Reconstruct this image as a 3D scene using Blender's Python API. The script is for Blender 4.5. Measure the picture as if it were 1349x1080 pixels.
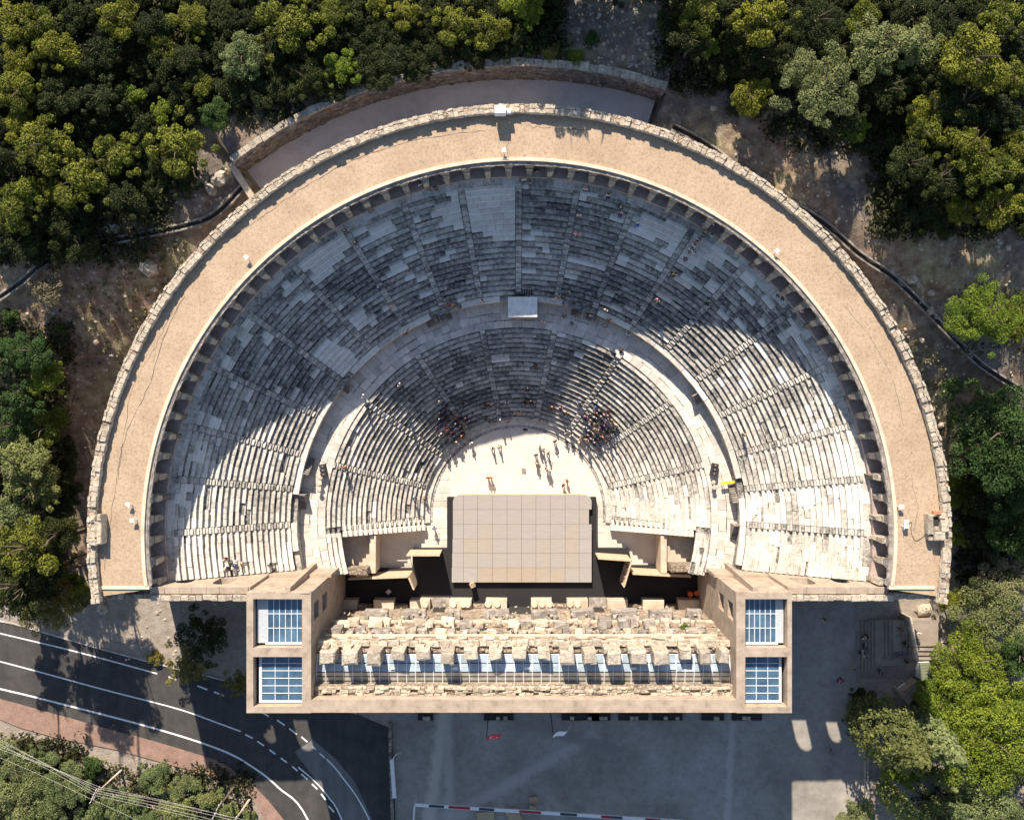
import bpy, math, random
import numpy as np
from mathutils import Vector, Matrix, Quaternion

# ------------------------------------------------------------------ scene, camera, light
for o in list(bpy.data.objects): bpy.data.objects.remove(o)
S = bpy.context.scene
COL = S.collection
random.seed(7)
CAMZ, FPX, CX, CY = 134.0, 1300.0, 674.5, 540.0
cam = bpy.data.cameras.new('camera'); cam.sensor_width = 36.0; cam.sensor_fit = 'HORIZONTAL'
cam.lens = 36.0 * FPX / 1349.0; cam.clip_start = 1.0; cam.clip_end = 3000.0
camo = bpy.data.objects.new('camera', cam); COL.objects.link(camo)
camo.location = (0, 0, CAMZ); camo.rotation_euler = (0, 0, 0)
S.camera = camo
SUN_EL, SUN_AZ = math.radians(37.6), math.radians(-12.7)
world = bpy.data.worlds.new('World'); S.world = world; world.use_nodes = True
wn = world.node_tree
sky = wn.nodes.new('ShaderNodeTexSky'); sky.sky_type = 'NISHITA'; sky.sun_disc = False
sky.sun_elevation = SUN_EL; sky.sun_rotation = SUN_AZ; sky.altitude = 50; sky.air_density = 1.0; sky.dust_density = 0.5
bg = wn.nodes['Background']; bg.inputs['Strength'].default_value = 0.09
wn.links.new(sky.outputs[0], bg.inputs[0])
sund = bpy.data.lights.new('sun', 'SUN'); sund.energy = 5.0; sund.angle = math.radians(0.53); sund.color = (1.0, 0.88, 0.74)
sun = bpy.data.objects.new('sun', sund); COL.objects.link(sun)
sdir = Vector((math.sin(SUN_AZ) * math.cos(SUN_EL), math.cos(SUN_AZ) * math.cos(SUN_EL), math.sin(SUN_EL)))
sun.rotation_euler = sdir.to_track_quat('Z', 'Y').to_euler(); sun.location = (0, 0, 150)
S.view_settings.view_transform = 'Standard'; S.view_settings.look = 'None'
S.view_settings.exposure = 0.95; S.view_settings.gamma = 1.0; S.view_settings.use_curve_mapping = False
S.render.resolution_x = 1024; S.render.resolution_y = 819

# ------------------------------------------------------------------ helpers
PI = math.pi
C0 = (0.8, -14.0)                       # centre of the half circle of the theatre
R = math.radians
def W(px, py, z=0.0):                   # a point of the site at height z
    s = (CAMZ - z) / FPX
    return ((px - CX) * s, (CY - py) * s)
def pol(r, a, z=0.0):
    return (C0[0] + r * math.cos(a), C0[1] + r * math.sin(a), z)
def rad(x, y): return math.hypot(x - C0[0], y - C0[1])
def ss(t):
    t = np.clip(t, 0, 1); return t * t * (3 - 2 * t)
def zg(x, y):                           # natural ground height
    x = np.asarray(x, float); y = np.asarray(y, float)
    dx = x - C0[0]; dy = y - C0[1]; r = np.hypot(dx, dy); a = np.degrees(np.arctan2(dy, dx))
    t = ss((y + 24) / 50)
    b = 21 * t * (1 - 0.25 * ss((np.abs(x) - 52) / 50)) + 0.12 * np.maximum(y - 26, 0)
    n = (np.sin(x * .31 + 1.3) * np.cos(y * .27) * .5 + np.sin(x * .83 + y * .6) * .22 + np.sin(x * 1.7 - y * 1.9 + 2) * .1 + np.sin(x * 3.1 + y * 2.3) * .06)
    b = b + n * np.clip(t * 6, 0, 1) * .9
    inw = (a > 71.8) & (a < 127.5)
    b = np.where(inw & (r < 52.6), 19.0 + n * .12, b)
    b = np.where(inw & (r >= 52.6), np.maximum(b, 23.5 + n * .3), b)
    return b - 0.03
def on_ground(px, py):
    z = 10.0
    for _ in range(30):
        x, y = W(px, py, z); z = .5 * z + .5 * float(zg(x, y))
    return x, y, z

def tag(o, label=None, cat=None, group=None, kind=None):
    if label: o['label'] = label
    if cat: o['category'] = cat
    if group: o['group'] = group
    if kind: o['kind'] = kind
    return o
def empty(name, loc=(0, 0, 0), rz=0, parent=None):
    o = bpy.data.objects.new(name, None); COL.objects.link(o); o.location = loc; o.rotation_euler = (0, 0, rz)
    o.empty_display_size = .5
    if parent: o.parent = parent
    return o
def link(name, me, parent=None, loc=(0, 0, 0), rz=0, mat=None, scale=None):
    o = bpy.data.objects.new(name, me); COL.objects.link(o); o.location = loc; o.rotation_euler = (0, 0, rz)
    if scale: o.scale = scale
    if parent: o.parent = parent
    if mat is not None:
        if not me.materials: me.materials.append(mat)
        elif me.materials[0] is not mat:
            o.material_slots[0].link = 'OBJECT'; o.material_slots[0].material = mat
    return o

class MB:
    def __init__(s): s.v = []; s.f = []; s.t = []
    def hull(s, bot, top, tone=.5, jit=0):            # prism between two rings with the same number of points
        n = len(bot); b = len(s.v)
        for p in list(bot) + list(top):
            if jit: p = (p[0] + random.uniform(-jit, jit), p[1] + random.uniform(-jit, jit), p[2] + random.uniform(-jit, jit))
            s.v.append(p)
        fs = [tuple(b + i for i in reversed(range(n))), tuple(b + n + i for i in range(n))]
        for i in range(n):
            j = (i + 1) % n; fs.append((b + i, b + j, b + n + j, b + n + i))
        s.f += fs; s.t += [tone] * len(fs)
    def box(s, x0, x1, y0, y1, z0, z1, tone=.5, jit=0, rot=0, taper=0):
        cx, cy = (x0 + x1) / 2, (y0 + y1) / 2; c, q = math.cos(rot), math.sin(rot)
        def T(x, y, z, k=1): dx, dy = (x - cx) * k, (y - cy) * k; return (cx + dx * c - dy * q, cy + dx * q + dy * c, z)
        k = 1 - taper
        s.hull([T(x0, y0, z0), T(x1, y0, z0), T(x1, y1, z0), T(x0, y1, z0)], [T(x0, y0, z1, k), T(x1, y0, z1, k), T(x1, y1, z1, k), T(x0, y1, z1, k)], tone, jit)
    def chamf(s, x0, x1, y0, y1, z0, z1, ch=.06, tone=.5, jit=0, rot=0):    # box with bevelled top edge
        cx, cy = (x0 + x1) / 2, (y0 + y1) / 2; c, q = math.cos(rot), math.sin(rot); b = len(s.v)
        for (e, z) in ((0, z0), (0, z1 - ch), (ch, z1)):
            for (x, y) in ((x0 + e, y0 + e), (x1 - e, y0 + e), (x1 - e, y1 - e), (x0 + e, y1 - e)):
                dx, dy = x - cx, y - cy
                s.v.append((cx + dx * c - dy * q + random.uniform(-jit, jit), cy + dx * q + dy * c + random.uniform(-jit, jit), z + random.uniform(-jit, jit)))
        fs = [(b + 3, b + 2, b + 1, b), (b + 8, b + 9, b + 10, b + 11)]
        for k in (0, 4):
            for i in range(4):
                j = (i + 1) % 4; fs.append((b + k + i, b + k + j, b + k + 4 + j, b + k + 4 + i))
        s.f += fs; s.t += [tone] * len(fs)
    def arcbox(s, r0, r1, a0, a1, z0, z1, tone=.5, jit=0, n=1, c=C0):
        for i in range(n):
            p, q = a0 + (a1 - a0) * i / n, a0 + (a1 - a0) * (i + 1) / n
            P = lambda r, a, z: (c[0] + r * math.cos(a), c[1] + r * math.sin(a), z)
            s.hull([P(r0, p, z0), P(r1, p, z0), P(r1, q, z0), P(r0, q, z0)], [P(r0, p, z1), P(r1, p, z1), P(r1, q, z1), P(r0, q, z1)], tone, jit)
    def tube(s, pts, radii, n=6, tone=.5):
        b = len(s.v); m = len(pts)
        for i, p in enumerate(pts):
            d = Vector(pts[min(i + 1, m - 1)]) - Vector(pts[max(i - 1, 0)]); d.normalize()
            u = d.cross(Vector((0, 0, 1)) if abs(d.z) < .95 else Vector((1, 0, 0))).normalized(); w = d.cross(u)
            for k in range(n):
                t = 2 * PI * k / n; q = Vector(p) + (u * math.cos(t) + w * math.sin(t)) * radii[i]; s.v.append(tuple(q))
        for i in range(m - 1):
            for k in range(n):
                l = (k + 1) % n; s.f.append((b + i * n + k, b + i * n + l, b + (i + 1) * n + l, b + (i + 1) * n + k)); s.t.append(tone)
        s.f.append(tuple(b + k for k in range(n))); s.f.append(tuple(b + (m - 1) * n + k for k in reversed(range(n)))); s.t += [tone, tone]
    def cyl(s, x, y, z0, z1, r0, r1=None, n=10, tone=.5):
        r1 = r0 if r1 is None else r1
        s.hull([(x + r0 * math.cos(2 * PI * k / n), y + r0 * math.sin(2 * PI * k / n), z0) for k in range(n)],
               [(x + r1 * math.cos(2 * PI * k / n), y + r1 * math.sin(2 * PI * k / n), z1) for k in range(n)], tone)
    def sheet(s, pts, z, tone=.5):
        b = len(s.v); s.v += [(p[0], p[1], z) for p in pts]; s.f.append(tuple(range(b, b + len(pts)))); s.t.append(tone)
    def mesh(s, name, mat=None, smooth=False):
        me = bpy.data.meshes.new(name); me.from_pydata(s.v, [], s.f)
        at = me.attributes.new('tone', 'FLOAT', 'FACE'); at.data.foreach_set('value', s.t[:len(me.polygons)])
        if mat: me.materials.append(mat)
        if smooth: me.polygons.foreach_set('use_smooth', [True] * len(me.polygons))
        me.update(); return me
    def build(s, name, mat=None, parent=None, smooth=False, loc=(0, 0, 0), rz=0):
        return link(name, s.mesh(name, mat, smooth), parent, loc, rz)

# ------------------------------------------------------------------ materials
def newmat(name):
    m = bpy.data.materials.new(name); m.use_nodes = True; nt = m.node_tree; return m, nt, nt.nodes['Principled BSDF']
def ramp(nt, fac, stops):
    r = nt.nodes.new('ShaderNodeValToRGB'); e = r.color_ramp.elements
    e[0].position = stops[0][0]; e[0].color = (*stops[0][1], 1); e[1].position = stops[-1][0]; e[1].color = (*stops[-1][1], 1)
    for p, c in stops[1:-1]: x = e.new(p); x.color = (*c, 1)
    nt.links.new(fac, r.inputs[0]); return r.outputs[0]
def noise(nt, scale, detail=6, rough=.6, vec=None, dist=0):
    n = nt.nodes.new('ShaderNodeTexNoise'); n.inputs['Scale'].default_value = scale; n.inputs['Detail'].default_value = detail
    n.inputs['Roughness'].default_value = rough; n.inputs['Distortion'].default_value = dist
    if vec: nt.links.new(vec, n.inputs['Vector'])
    return n.outputs['Fac']
def pos(nt): return nt.nodes.new('ShaderNodeNewGeometry').outputs['Position']
def mixc(nt, a, b, f, mode='MIX'):
    m = nt.nodes.new('ShaderNodeMix'); m.data_type = 'RGBA'; m.blend_type = mode
    for s, v in ((m.inputs[6], a), (m.inputs[7], b), (m.inputs[0], f)):
        if isinstance(v, (int, float)): s.default_value = v
        elif isinstance(v, tuple): s.default_value = (*v, 1)
        else: nt.links.new(v, s)
    return m.outputs[2]
def math_(nt, op, a, b=0.0, c=None):
    m = nt.nodes.new('ShaderNodeMath'); m.operation = op
    for i, v in enumerate((a, b) if c is None else (a, b, c)):
        if isinstance(v, (int, float)): m.inputs[i].default_value = v
        else: nt.links.new(v, m.inputs[i])
    return m.outputs[0]
def bump(nt, bs, h, strength=.5, dist=.05):
    b = nt.nodes.new('ShaderNodeBump'); b.inputs['Strength'].default_value = strength; b.inputs['Distance'].default_value = dist
    nt.links.new(h, b.inputs['Height']); nt.links.new(b.outputs[0], bs.inputs['Normal'])
def attr(nt, name='tone'):
    a = nt.nodes.new('ShaderNodeAttribute'); a.attribute_name = name; return a.outputs['Fac']

def seat_stone():
    m, nt, b = newmat('weathered seat stone'); P = pos(nt)
    t = attr(nt); n1 = noise(nt, 2.2, 8, .7, P); n2 = noise(nt, .12, 4, .55, P); n3 = noise(nt, 9, 6, .75, P)
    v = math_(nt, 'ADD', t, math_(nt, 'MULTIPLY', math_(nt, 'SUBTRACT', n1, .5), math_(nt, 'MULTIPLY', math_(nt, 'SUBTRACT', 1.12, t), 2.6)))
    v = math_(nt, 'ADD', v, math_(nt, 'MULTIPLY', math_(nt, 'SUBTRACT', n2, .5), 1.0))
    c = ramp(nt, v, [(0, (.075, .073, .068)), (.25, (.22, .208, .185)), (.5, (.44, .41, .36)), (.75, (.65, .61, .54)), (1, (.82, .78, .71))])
    c = mixc(nt, c, ramp(nt, n3, [(.3, (.55, .55, .53)), (.62, (1, 1, 1))]), .55, 'MULTIPLY')
    nt.links.new(c, b.inputs['Base Color']); b.inputs['Roughness'].default_value = .9
    bump(nt, b, n3, .5, .05); return m
def stone(name, stops, s1=1.5, s2=14, bs=.6, bd=.06, vor=0, usetone=False):
    m, nt, b = newmat(name); P = pos(nt)
    n1 = noise(nt, s1, 8, .68, P); n2 = noise(nt, s2, 6, .7, P)
    c = ramp(nt, n1, stops); h = n2
    if vor:
        v = nt.nodes.new('ShaderNodeTexVoronoi'); v.inputs['Scale'].default_value = vor; nt.links.new(P, v.inputs['Vector'])
        e = nt.nodes.new('ShaderNodeTexVoronoi'); e.feature = 'DISTANCE_TO_EDGE'; e.inputs['Scale'].default_value = vor; nt.links.new(P, e.inputs['Vector'])
        sp = nt.nodes.new('ShaderNodeSeparateColor'); nt.links.new(v.outputs['Color'], sp.inputs[0])
        c = mixc(nt, c, ramp(nt, sp.outputs[0], [(0, (.55, .52, .5)), (1, (1.25, 1.22, 1.18))]), .8, 'MULTIPLY')
        c = mixc(nt, c, ramp(nt, e.outputs[0], [(0, (.35, .33, .3)), (.09, (1, 1, 1))]), .8, 'MULTIPLY')
        h = math_(nt, 'ADD', h, math_(nt, 'MULTIPLY', math_(nt, 'MINIMUM', e.outputs[0], .15), 5.0))
    if usetone:
        c = mixc(nt, c, ramp(nt, attr(nt), [(0, (.5, .48, .46)), (.5, (1, 1, 1)), (1, (1.35, 1.33, 1.3))]), 1.0, 'MULTIPLY')
    c = mixc(nt, c, ramp(nt, n2, [(.3, (.72, .7, .68)), (.6, (1, 1, 1))]), .6, 'MULTIPLY')
    nt.links.new(c, b.inputs['Base Color']); b.inputs['Roughness'].default_value = .92
    bump(nt, b, h, bs, bd); return m
def plain(name, col, rough=.6, metal=0, nz=0, sc=6, spec=None):
    m, nt, b = newmat(name); b.inputs['Roughness'].default_value = rough; b.inputs['Metallic'].default_value = metal
    if spec is not None: b.inputs['Specular IOR Level'].default_value = spec
    lo = tuple(c * (1 - max(nz, .12)) for c in col); hi = tuple(min(1, c * (1 + max(nz, .12))) for c in col)
    nt.links.new(ramp(nt, noise(nt, sc, 5, .6, pos(nt)), [(.3, lo), (.7, hi)]), b.inputs['Base Color']); return m
M_seat = seat_stone()
M_cream = stone('cream limestone', [(.25, (.36, .29, .21)), (.5, (.52, .43, .33)), (.75, (.64, .54, .42))], .7, 10, .6, .06, usetone=True)
M_rubble = stone('rubble masonry', [(.25, (.24, .19, .14)), (.5, (.42, .34, .26)), (.75, (.58, .49, .39))], .6, 8, .9, .12, vor=1.9, usetone=True)
M_coping = stone('rough coping stone', [(.3, (.22, .175, .13)), (.45, (.42, .355, .275)), (.6, (.56, .49, .39)), (.75, (.68, .61, .50))], 2.2, 6, 1.0, .2, usetone=True)
M_greyst = stone('grey weathered marble', [(.3, (.13, .115, .10)), (.5, (.27, .24, .21)), (.7, (.48, .43, .37))], 1.3, 9, .8, .08, usetone=True)
M_paving = stone('walkway paving', [(.25, (.38, .35, .31)), (.5, (.54, .50, .44)), (.75, (.66, .62, .55))], .9, 8, .5, .04, usetone=True)
M_orch = stone('orchestra floor', [(.3, (.54, .49, .42)), (.5, (.62, .57, .49)), (.7, (.69, .635, .55))], .6, 12, .4, .03, usetone=True)
M_render = stone('tan render', [(.3, (.22, .175, .13)), (.45, (.355, .28, .21)), (.6, (.425, .34, .26)), (.75, (.50, .41, .32))], .8, 11, .7, .05)
M_dark = plain('recess shade and black parts', (.03, .028, .026), .95)  # near-black: shade painted into openings, also used for black fittings
M_brown = plain('gallery back wall', (.36, .285, .25), .95, 0, .3, 2)
M_white = plain('white painted metal', (.72, .72, .70), .45)
M_ply = plain('raw plywood', (.50, .385, .265), .7, 0, .2, 3)
M_black = plain('black stage cloth', (.026, .025, .026), .95, 0, .25, 8, .2)
M_panel = None

def roof_gravel():
    m, nt, b = newmat('sandy roof screed'); P = pos(nt)
    n1 = noise(nt, .35, 5, .6, P); n2 = noise(nt, 3.2, 4, .75, P); n3 = noise(nt, 9, 3, .7, P)
    c = ramp(nt, n1, [(.3, (.37, .275, .185)), (.55, (.43, .325, .222)), (.7, (.46, .35, .245))])
    c = mixc(nt, c, ramp(nt, n2, [(.34, (.62, .58, .55)), (.5, (1, 1, 1)), (.68, (1.12, 1.12, 1.12))]), .75, 'MULTIPLY')
    c = mixc(nt, c, ramp(nt, n3, [(.35, (.6, .57, .55)), (.55, (1.05, 1.05, 1.05))]), .6, 'MULTIPLY')
    nt.links.new(c, b.inputs['Base Color']); b.inputs['Roughness'].default_value = .95; bump(nt, b, n3, .4, .03); return m
M_roof = roof_gravel()
def ground_mat():
    m, nt, b = newmat('dry hillside soil'); P = pos(nt)
    sp = nt.nodes.new('ShaderNodeSeparateXYZ'); nt.links.new(P, sp.inputs[0])
    n1 = noise(nt, .09, 7, .62, P, .4); n2 = noise(nt, .8, 8, .7, P); n3 = noise(nt, 6, 6, .75, P)
    soil = ramp(nt, n2, [(.28, (.12, .075, .046)), (.45, (.25, .165, .105)), (.58, (.38, .28, .185)), (.72, (.52, .43, .32))])
    scree = ramp(nt, n2, [(.28, (.08, .066, .052)), (.5, (.17, .14, .112)), (.7, (.32, .275, .23))])
    red = ramp(nt, n2, [(.3, (.12, .055, .03)), (.5, (.24, .125, .075)), (.7, (.40, .27, .19))])
    dry = ramp(nt, n2, [(.3, (.15, .13, .05)), (.5, (.33, .28, .15)), (.7, (.52, .45, .28))])
    c = mixc(nt, soil, scree, ramp(nt, n1, [(.42, (0, 0, 0)), (.56, (1, 1, 1))]))
    c = mixc(nt, c, dry, ramp(nt, noise(nt, .16, 5, .6, P), [(.52, (0, 0, 0)), (.62, (.85, .85, .85))]))
    wf = math_(nt, 'MULTIPLY', math_(nt, 'LESS_THAN', sp.outputs[0], -40.0), .65)
    c = mixc(nt, c, red, math_(nt, 'MULTIPLY', wf, n1))
    sand = ramp(nt, n2, [(.3, (.22, .185, .15)), (.7, (.40, .34, .28))])
    mr = nt.nodes.new('ShaderNodeMapRange'); nt.links.new(sp.outputs[1], mr.inputs[0]); mr.inputs[1].default_value = -20; mr.inputs[2].default_value = -25
    c = mixc(nt, c, sand, mr.outputs[0])
    v = nt.nodes.new('ShaderNodeTexVoronoi'); v.inputs['Scale'].default_value = 3.6; v.inputs['Randomness'].default_value = 1; nt.links.new(P, v.inputs['Vector'])
    c = mixc(nt, c, (.50, .46, .40), mixc(nt, (0., 0., 0.), ramp(nt, v.outputs['Distance'], [(.10, (.8, .8, .8)), (.22, (0, 0, 0))]), ramp(nt, noise(nt, .7, 4, .6, P), [(.5, (0, 0, 0)), (.62, (1, 1, 1))])))
    nt.links.new(c, b.inputs['Base Color']); b.inputs['Roughness'].default_value = .95
    bump(nt, b, math_(nt, 'ADD', n3, math_(nt, 'MULTIPLY', n2, 2)), .9, .15); return m
M_ground = ground_mat()
def tarmac(name, lo, hi, sc=.25):
    m, nt, b = newmat(name); P = pos(nt)
    n1 = noise(nt, sc, 6, .6, P, .6); n2 = noise(nt, 10, 5, .7, P)
    mp = nt.nodes.new('ShaderNodeMapping'); mp.inputs['Scale'].default_value = (.5, .04, 1); nt.links.new(P, mp.inputs[0])
    n4 = noise(nt, 1.6, 5, .6, mp.outputs[0])
    c = ramp(nt, n1, [(.3, lo), (.7, hi)])
    c = mixc(nt, c, ramp(nt, n2, [(.3, (.7, .7, .7)), (.65, (1.1, 1.1, 1.1))]), .7, 'MULTIPLY')
    c = mixc(nt, c, ramp(nt, n4, [(.4, (.75, .75, .76)), (.62, (1.15, 1.14, 1.12))]), .6, 'MULTIPLY')
    nt.links.new(c, b.inputs['Base Color']); b.inputs['Roughness'].default_value = .9; bump(nt, b, n2, .3, .02); return m
M_road = tarmac('fresh asphalt', (.038, .036, .035), (.072, .067, .062), .5)
M_oldroad = tarmac('worn asphalt', (.13, .125, .12), (.2, .19, .18))
def plazamat():
    m, nt, b = newmat('compacted gravel'); P = pos(nt); n1 = noise(nt, .13, 6, .62, P, .5); n2 = noise(nt, 9, 5, .7, P); n3 = noise(nt, .9, 7, .7, P, .3)
    c = ramp(nt, n1, [(.3, (.21, .19, .165)), (.5, (.29, .265, .23)), (.7, (.37, .34, .30))])
    c = mixc(nt, c, ramp(nt, n3, [(.3, (.72, .71, .7)), (.5, (1, 1, 1)), (.7, (1.2, 1.2, 1.18))]), .8, 'MULTIPLY')
    c = mixc(nt, c, ramp(nt, n2, [(.3, (.7, .7, .7)), (.65, (1.1, 1.1, 1.1))]), .7, 'MULTIPLY')
    sp = nt.nodes.new('ShaderNodeSeparateXYZ'); nt.links.new(P, sp.inputs[0])
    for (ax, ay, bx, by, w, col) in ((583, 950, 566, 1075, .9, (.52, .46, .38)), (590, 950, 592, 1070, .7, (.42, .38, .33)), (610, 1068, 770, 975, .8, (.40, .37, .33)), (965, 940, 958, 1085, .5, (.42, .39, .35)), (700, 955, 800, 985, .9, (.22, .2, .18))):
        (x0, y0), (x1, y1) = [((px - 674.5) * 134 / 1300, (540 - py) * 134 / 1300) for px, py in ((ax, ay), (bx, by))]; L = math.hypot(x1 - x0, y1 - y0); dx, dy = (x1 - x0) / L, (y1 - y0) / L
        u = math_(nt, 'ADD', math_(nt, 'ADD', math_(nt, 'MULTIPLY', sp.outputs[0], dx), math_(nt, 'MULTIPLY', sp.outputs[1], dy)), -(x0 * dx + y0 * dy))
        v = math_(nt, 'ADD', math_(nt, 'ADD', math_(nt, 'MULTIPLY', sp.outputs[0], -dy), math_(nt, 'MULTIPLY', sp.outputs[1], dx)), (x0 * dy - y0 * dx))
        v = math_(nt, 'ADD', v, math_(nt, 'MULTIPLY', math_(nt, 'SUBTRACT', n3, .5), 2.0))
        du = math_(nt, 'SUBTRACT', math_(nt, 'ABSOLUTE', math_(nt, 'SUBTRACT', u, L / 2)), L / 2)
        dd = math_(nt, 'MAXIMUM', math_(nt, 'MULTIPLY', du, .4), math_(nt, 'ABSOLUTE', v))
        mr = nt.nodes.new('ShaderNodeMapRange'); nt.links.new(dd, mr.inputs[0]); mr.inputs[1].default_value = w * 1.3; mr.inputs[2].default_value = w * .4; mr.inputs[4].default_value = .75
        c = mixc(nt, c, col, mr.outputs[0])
    nt.links.new(c, b.inputs['Base Color']); b.inputs['Roughness'].default_value = .92; bump(nt, b, n2, .35, .03); return m
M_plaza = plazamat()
def brickpave():
    m, nt, b = newmat('red paving bricks'); P = pos(nt)
    mp = nt.nodes.new('ShaderNodeMapping'); mp.inputs['Rotation'].default_value = (0, 0, R(16)); nt.links.new(P, mp.inputs[0])
    br = nt.nodes.new('ShaderNodeTexBrick'); br.inputs['Scale'].default_value = 2.2
    br.inputs['Color1'].default_value = (.26, .155, .115, 1); br.inputs['Color2'].default_value = (.34, .21, .16, 1); br.inputs['Mortar'].default_value = (.2, .15, .12, 1)
    br.inputs['Mortar Size'].default_value = .03; nt.links.new(mp.outputs[0], br.inputs['Vector'])
    c = mixc(nt, br.outputs['Color'], ramp(nt, noise(nt, .7, 6, .7, P), [(.3, (.7, .68, .66)), (.7, (1.2, 1.2, 1.2))]), .8, 'MULTIPLY')
    nt.links.new(c, b.inputs['Base Color']); b.inputs['Roughness'].default_value = .9; return m
M_brick = brickpave()
M_paint = plain('white road paint', (.72, .72, .70), .7, 0, .2, 5)
def leafmat(name, lo, hi, trans=.25):
    m, nt, b = newmat(name); P = pos(nt)
    oi = nt.nodes.new('ShaderNodeObjectInfo'); t = attr(nt)
    n = noise(nt, .55, 4, .6, P)
    f = math_(nt, 'ADD', math_(nt, 'MULTIPLY', t, .55), math_(nt, 'MULTIPLY', n, .55))
    c = ramp(nt, f, [(.2, lo), (.85, hi)])
    c = mixc(nt, c, ramp(nt, oi.outputs['Random'], [(0, (.75, .88, .85)), (.5, (1, 1, 1)), (1, (1.18, 1.15, .9))]), .9, 'MULTIPLY')
    nt.links.new(c, b.inputs['Base Color']); b.inputs['Roughness'].default_value = .65; b.inputs['Specular IOR Level'].default_value = .25
    tr = nt.nodes.new('ShaderNodeBsdfTranslucent'); nt.links.new(c, tr.inputs[0]); mx = nt.nodes.new('ShaderNodeMixShader'); mx.inputs[0].default_value = trans
    nt.links.new(b.outputs[0], mx.inputs[1]); nt.links.new(tr.outputs[0], mx.inputs[2]); nt.links.new(mx.outputs[0], nt.nodes['Material Output'].inputs[0]); return m
L_dark = leafmat('dark oak leaves', (.010, .018, .004), (.048, .060, .012), .12)
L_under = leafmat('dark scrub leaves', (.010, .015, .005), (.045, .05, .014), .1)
L_oak = leafmat('evergreen oak leaves', (.018, .030, .004), (.25, .26, .028), .18)
L_lime = leafmat('fresh green leaves', (.07, .12, .012), (.26, .31, .03))
L_olive = leafmat('pale olive leaves', (.09, .115, .04), (.27, .30, .12))
L_green = leafmat('deep green leaves', (.022, .055, .014), (.085, .14, .035))
L_dry = leafmat('dry grey leaves', (.13, .11, .07), (.30, .26, .18))
L_yel = leafmat('yellowish cypress leaves', (.10, .09, .02), (.33, .28, .07))
L_cyp = leafmat('olive cypress leaves', (.05, .06, .015), (.20, .20, .06))
M_bark = plain('tree bark', (.12, .085, .06), .95, 0, .3, 4)

# ------------------------------------------------------------------ ground (one sheet), road, pavement, plaza
def make_ground():
    rings = [0.01, 12, 24, 36, 46.9, 47.6, 48.3, 49.2, 50.1, 51, 51.8, 52.45, 52.75, 53.5]
    r = 54.3
    while r < 120: rings.append(r); r += .9 if r < 90 else 2.5
    while r < 1200: rings.append(r); r *= 1.25
    rings.append(1600)
    NA = 720; rr = np.array(rings); aa = np.linspace(-PI, PI, NA, endpoint=False)
    RR, AA = np.meshgrid(rr, aa, indexing='ij'); X = C0[0] + RR * np.cos(AA); Y = C0[1] + RR * np.sin(AA); Z = zg(X, Y)
    Z = np.where(RR < 47, -0.03, Z); far = RR > 200; Z = np.where(far, np.minimum(Z, 45), Z)
    v = np.stack([X, Y, Z], -1).reshape(-1, 3); f = []
    for i in range(len(rr) - 1):
        for k in range(NA):
            l = (k + 1) % NA; f.append((i * NA + k, (i + 1) * NA + k, (i + 1) * NA + l, i * NA + l))
    f.append(tuple(range(NA)))
    me = bpy.data.meshes.new('ground'); me.from_pydata(v.tolist(), [], f); me.materials.append(M_ground)
    me.polygons.foreach_set('use_smooth', [True] * len(me.polygons))
    tag(link('ground', me), 'dry brown hillside and flat sandy ground around the ancient theatre', kind='structure')
make_ground()

def wp(pts, z=0): return [W(x, y, z) for x, y in pts]
road_up = [(-160, 788), (18, 822), (121, 852), (196, 872), (262, 888), (330, 905), (400, 925), (470, 940), (516, 960), (521, 1080), (528, 1250)]
road_lo = [(-160, 878), (0, 920), (50, 934), (130, 956), (200, 975), (290, 1002), (325, 1025), (355, 1055), (377, 1083), (430, 1250)]
mb = MB(); up = wp(road_up); lo = wp(road_lo)
mb.sheet(up + lo[::-1], 0.0); road = tag(mb.build('road', M_road), 'black asphalt road curving past the west corner of the stage building', kind='structure')
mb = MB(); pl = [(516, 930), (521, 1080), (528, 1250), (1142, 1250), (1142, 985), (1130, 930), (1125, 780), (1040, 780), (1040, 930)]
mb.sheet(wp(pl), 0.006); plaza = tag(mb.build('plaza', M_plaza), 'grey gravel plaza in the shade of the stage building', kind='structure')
mb = MB(); mb.sheet(wp([(388, 990), (412, 974), (440, 997), (468, 1030), (492, 1083), (560, 1250), (520, 1250), (455, 1085), (432, 1048)]), 0.004)
tag(mb.build('worn_asphalt_patch', M_oldroad, road))
pave_lo = [(-160, 905), (0, 947), (27, 958), (74, 971), (154, 987), (219, 1005), (255, 1015), (302, 1030), (335, 1052), (350, 1083), (395, 1250)]
mb = MB(); a, b = wp(road_lo), wp(pave_lo); n = len(b)
la = lambda P, t: (P[int(t)][0] + (P[min(int(t) + 1, len(P) - 1)][0] - P[int(t)][0]) * (t % 1), P[int(t)][1] + (P[min(int(t) + 1, len(P) - 1)][1] - P[int(t)][1]) * (t % 1))
for i in range(40):
    t0, t1 = i / 40 * (len(a) - 1.001), (i + 1) / 40 * (len(a) - 1.001); u0, u1 = i / 40 * (n - 1.001), (i + 1) / 40 * (n - 1.001)
    q = [la(a, t0), la(a, t1), la(b, u1), la(b, u0)]
    mb.hull([(p[0], p[1], -.02) for p in q][::-1], [(p[0], p[1], .13) for p in q][::-1])
pavement = tag(mb.build('pavement', M_brick), 'red brick pavement along the south side of the road', kind='structure')
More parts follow.
